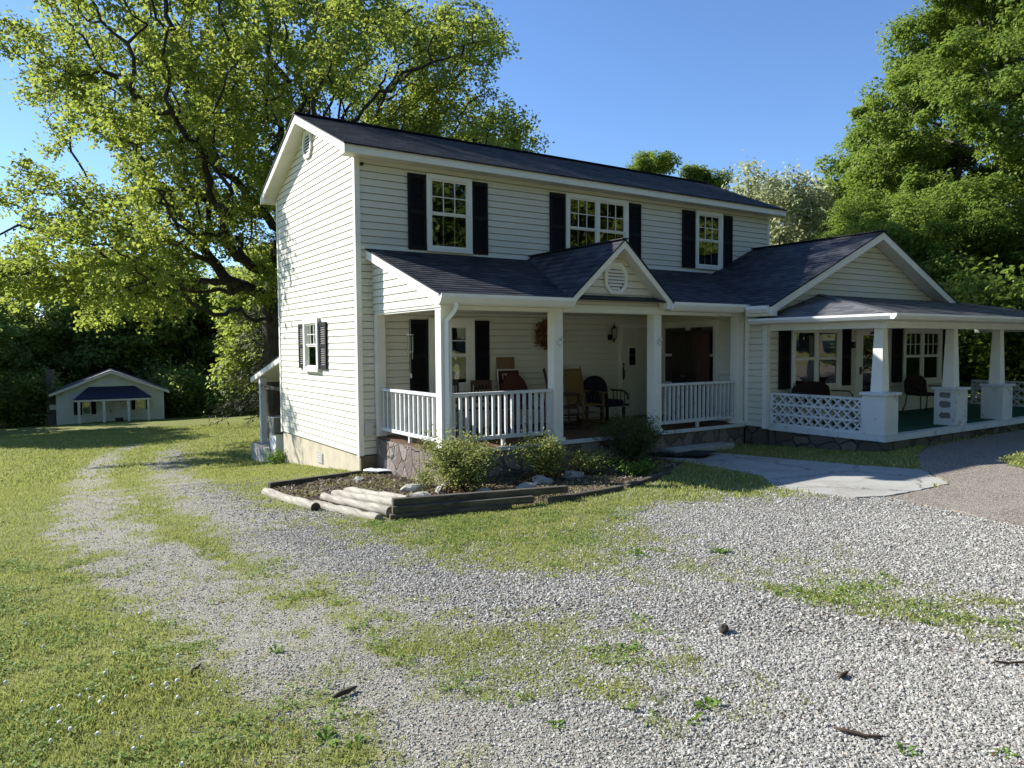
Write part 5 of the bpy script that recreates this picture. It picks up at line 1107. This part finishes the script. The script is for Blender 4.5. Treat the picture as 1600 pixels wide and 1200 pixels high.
def putgrass(n, r0, r1, h, w, kmin=.0, powr=.95, a0=-.80, a1=.88):
    global nb
    x, y, r = wedge(n, r0, r1, a0, a1); d = grass_density(x, y); inb = inpoly(x,y,BED); d = np.where(inb, .45*(vnoise(x,y,2.5,31) > .5), d)
    keep = (g.random(n) < np.clip(d*1.15-.05,0,1)**powr) & allowed(x,y) & ~(inpoly(x,y,DRIVE) & ~inpoly(x,y,ISLAND)); x, y, r, d = x[keep], y[keep], r[keep], d[keep]
    hh = h*(.45+.8*g.random(len(x)))*(.55+.55*d)*(.75+.6*vnoise(x,y,1.6,33)); v, f = blades(x, y, hgt(x,y)+np.where(inpoly(x,y,ISLAND), .05, 0), hh, w*(.7+.6*g.random(len(x))), g); VV.append(v); FF.append(f+nb); nb += len(v)
putgrass(150000, 1.7, 4.6, .024, .0036); putgrass(210000, 4.6, 9., .028, .0058); putgrass(190000, 9., 18., .036, .011); putgrass(120000, 18, 45., .06, .030, a0=-.80, a1=-.2); putgrass(26000, 9, 20, .06, .014, a0=.2, a1=.75)
go2 = raw_mesh('grass', np.concatenate(VV), np.concatenate(FF), 'grass_blade'); tag(go2, 'short mown grass and tufts growing through the gravel', 'grass', kind='stuff')
# clover: low three-part leaves in patches
x, y, r = wedge(110000, 1.7, 8.5); d = grass_density(x, y); pt = vnoise(x,y,1.9,51)*.6+vnoise(x,y,5.,52)*.4; keep = (pt+.35*d > .80) & (d > .12) & allowed(x,y) & ~inpoly(x,y,DRIVE) & ~inpoly(x,y,BED) & (g.random(len(x)) < .55*d+.1); x, y = x[keep], y[keep]
P3 = np.repeat(np.stack((x,y,hgt(x,y)+.008+.022*g.random(len(x))),-1), 3, 0); a = np.repeat(g.random(len(x))*6.283, 3)+np.tile((0,2.09,4.19), len(x)); v, f = leaf_cloud(P3, .0165, g, 2.2, .85, .08, np.stack((np.cos(a),np.sin(a),a*0),-1)*3)
tag(raw_mesh('clover', v, f, 'clover_leaf'), 'low clover leaves mixed through the lawn', 'clover', kind='stuff')
# fallen leaf bits and straw over the gravel
x, y, r = wedge(5200, 1.8, 9.); keep = (vnoise(x,y,1.3,61) > .42) & ~inpoly(x,y,WALK); x, y = x[keep], y[keep]; v, f = leaf_cloud(np.stack((x,y,hgt(x,y)+.014),-1), .030, g, 3., .22, .06); tag(raw_mesh('leaf_litter', v, f, 'dead_leaf'), 'brown scraps of leaf and straw on the gravel', 'litter', kind='stuff')
# mulch chips in the bed
x = -2+6.8*g.random(30000); y = -5.1+5*g.random(30000); keep = inpoly(x,y,BED) & (g.random(30000) < .75); x, y = x[keep], y[keep]; v, f = leaf_cloud(np.stack((x,y,hgt(x,y)+.012*g.random(len(x))),-1), .05, g, 1.6, .4, .1)
leaf_mat('mulch_chip', ((.06,.045,.03),(.15,.115,.08),(.34,.28,.21)), .0); tag(raw_mesh('mulch', v, f, 'mulch_chip'), 'brown and grey leaf mulch covering the bed', 'mulch', kind='stuff')
# white clover blossoms
CL = [(-4.72,-6.16),(-4.55,-7.67),(-4.45,-7.65),(-4.26,-7.96),(-4.43,-8.31),(-4.37,-8.36),(-4.33,-8.36),(-4.49,-7.38),(-4.71,-6.91),(-5.07,-7.75),(-4.76,-8.18),(-4.72,-8.25),(-4.65,-8.31),(-4.68,-8.36),(-4.64,-8.56),(-4.56,-8.35),(-4.38,-8.39),(-4.72,-8.11),(-4.85,-8.51),(-4.81,-8.63),(-4.89,-8.69),(-4.59,-8.98),(-4.72,-8.77),(-4.36,-8.55),(-4.56,-8.88),(-4.87,-8.33),(-4.86,-8.3),(-4.2,-7.2),(-4.35,-6.9),(-4.9,-7.2),(-4.62,-7.95),(-4.5,-8.1),(-5.0,-8.05),(-4.95,-9.1),(-4.78,-9.25),(-4.45,-9.3),(-4.3,-8.8),(-4.15,-8.5),(-4.98,-6.6),(-4.6,-6.4),(-1.98,-8.42),(-1.93,-8.36),(-2.03,-8.47),(-1.96,-8.52),(-1.90,-8.47)]
proto = None
for k, (x, y) in enumerate(CL):
    if proto is None:
        proto = thing('clover_blossom', 'small round white clover blossom in the lawn', 'flower', (0,0,0), 0, 'white clover blossoms in the grass')
        m = MB(); m.tube([(0,0,-.02),(0,0,.037)], .0012, 5); m.build('stem', 'weed_leaf', proto, world=False)
        m = MB(); m.ico((0,0,.042), .0085, (1,1,.9), .25, 2, 3); m.build('blossom', 'clover_white', proto, world=False); o = proto
    else: o = copy_tree(proto)
    s = .8+.5*random.random(); o.location = (x, y, float(hgt(np.array([x]),np.array([y]))[0])); o.scale = (s,s,s); o.rotation_euler = (random.uniform(-.25,.25),random.uniform(-.25,.25),random.random()*6)
# broad-leaved weeds
def weed(x, y, n, L, label, seed):
    g2 = np.random.default_rng(seed); t = thing('weed', label, 'plant', (x,y,float(hgt(np.array([x]),np.array([y]))[0]))); m = MB()
    for k in range(n):
        a = k*2.4+g2.random()*.5; l = .8*L*(.35+.85*g2.random()); w = l*(.13+.1*g2.random()); d = np.array((math.cos(a),math.sin(a),0)); s = np.array((-d[1],d[0],0)); up = np.array((0,0,1.)); e = .15+.5*g2.random(); b = len(m.v)
        P = [d*.01-s*w*.2, d*.01+s*w*.2, d*l*.5+s*w+up*l*e*.6, d*l*.5+up*l*(e*.6-.06), d*l*.5-s*w+up*l*e*.6, d*l+up*l*e*.45]; m.add([tuple(p) for p in P], [(0,1,2,3),(0,3,4),(3,2,5),(4,3,5)])
    m.build('leaf_rosette', 'weed_leaf', t, world=False); return t
for k, (x, y, n, L, lab) in enumerate(((-3.88,-9.36,12,.10,'bright weed rosette left of centre at the picture bottom'),(-3.79,-9.48,9,.08,'darker weed beside the bright rosette at the bottom'),(-3.0,-9.87,8,.075,'small lone weed in bare gravel, bottom centre'),(-2.49,-10.21,9,.085,'leafy weed, nearer of the pair in gravel'),(-2.32,-10.15,10,.09,'upright leafy weed, farther of the pair in gravel'),(-2.02,-10.9,8,.07,'tiny bright green weed at the bottom right edge of picture'),(-1.75,-11.15,9,.08,'weed in the bottom right corner of the gravel'),(-2.13,-9.38,9,.09,'weed at the edge of the thin grass over gravel'),(-.01,-8.23,14,.13,'long low green tuft across the gravel right of centre'),(-1.72,-4.78,14,.14,'green weed tuft against the pale stacked logs'),(-3.76,-8.12,9,.08,'low weed in thin grass on the left track'),(-.55,-7.8,12,.12,'dense green tuft left of the long low tuft'))): weed(x, y, n, L, lab, k+5)
# sticks and a cone
def stick(x, y, L, a, r, label, seed, name='stick'):
    g2 = np.random.default_rng(seed); m = MB(); ps = [(L*(i/5-.5), .02*g2.normal()*L*2, r*.8+.004*g2.random()) for i in range(6)]; m.tube(ps, [r*.6,r,r,r*.9,r*.8,r*.3], 7); o = m.build(name, 'stick_brown', None, smooth=True); o.location = (x,y,float(hgt(np.array([x]),np.array([y]))[0])+.008); o.rotation_euler = (0,0,a); return tag(o, label, 'stick')
stick(-3.64,-8.96,.15,.35,.014,'short thick brown stick on the gravel left of centre',1); stick(-4.20,-8.14,.14,.9,.009,'thin dark twig at the lawn edge, left',2); stick(-2.04,-10.72,.20,-.9,.008,'crooked twig in gravel near the bottom right',3); stick(-.77,-10.77,.22,-.5,.006,'pale straw-like twig at the right edge',4); stick(-1.55,-10.34,.09,.1,.012,'small dark bark piece right of centre in gravel',5)
m = MB(); m.ico((0,0,.018), .045, (1.25,.6,.5), .18, 2, 8); o = m.build('pine_cone', 'log_end', None); o.location = (-1.49,-9.53,float(hgt(np.array([-1.49]),np.array([-9.53]))[0])+.008); o.rotation_euler = (0,0,.5); tag(o, 'small dark cone lying alone on the gravel', 'cone')

# ================================================================== LIGHT, SKY, CAMERA
sd_ = np.array((-1., 1.45, 1.09)); sd_ /= np.linalg.norm(sd_); el = math.asin(sd_[2]); az = math.atan2(sd_[0], sd_[1])
L = bpy.data.lights.new('sun', 'SUN'); L.energy = 5.0; L.angle = R(.53); L.color = (1., .975, .92); lo = bpy.data.objects.new('sun', L); COL.objects.link(lo)
from mathutils import Vector, Matrix
lo.rotation_euler = Vector(sd_).to_track_quat('Z', 'Y').to_euler(); lo.location = (-20, 30, 25)
w = bpy.data.worlds.new('World'); sc.world = w; w.use_nodes = True; nt = w.node_tree; nt.nodes.clear(); t = NT(nt)
sky = t.n('ShaderNodeTexSky', sky_type='NISHITA'); sky.sun_disc = False; sky.sun_elevation = el; sky.sun_rotation = az; sky.altitude = 250; sky.air_density = 1.0; sky.dust_density = 0.05; sky.ozone_density = 8.0
bg = t.n('ShaderNodeBackground', {'Color': t.mix(1., sky.outputs[0], (1.04,.95,.93), 'MULTIPLY'), 'Strength': .12}); t.t.links.new(bg.outputs[0], t.n('ShaderNodeOutputWorld').inputs[0])
cam = bpy.data.cameras.new('camera'); co_ = bpy.data.objects.new('camera', cam); COL.objects.link(co_); sc.camera = co_
cam.sensor_width = 36; cam.lens = 1141.2/1600*36; cam.clip_end = 2000; cam.clip_start = .05
Mx = Matrix(((.83425171,.03423808,-.55031976,-4.91139),(-.55133894,.03906839,-.83336609,-12.42242),(-.00703275,.9986498,.05146965,1.95301),(0,0,0,1))); co_.matrix_world = Mx
sc.view_settings.view_transform = 'Standard'; sc.view_settings.look = 'None'; sc.view_settings.exposure = 0.92; sc.view_settings.gamma = 1
sc.cycles.max_bounces = 8; sc.cycles.transparent_max_bounces = 8; sc.cycles.use_denoising = True
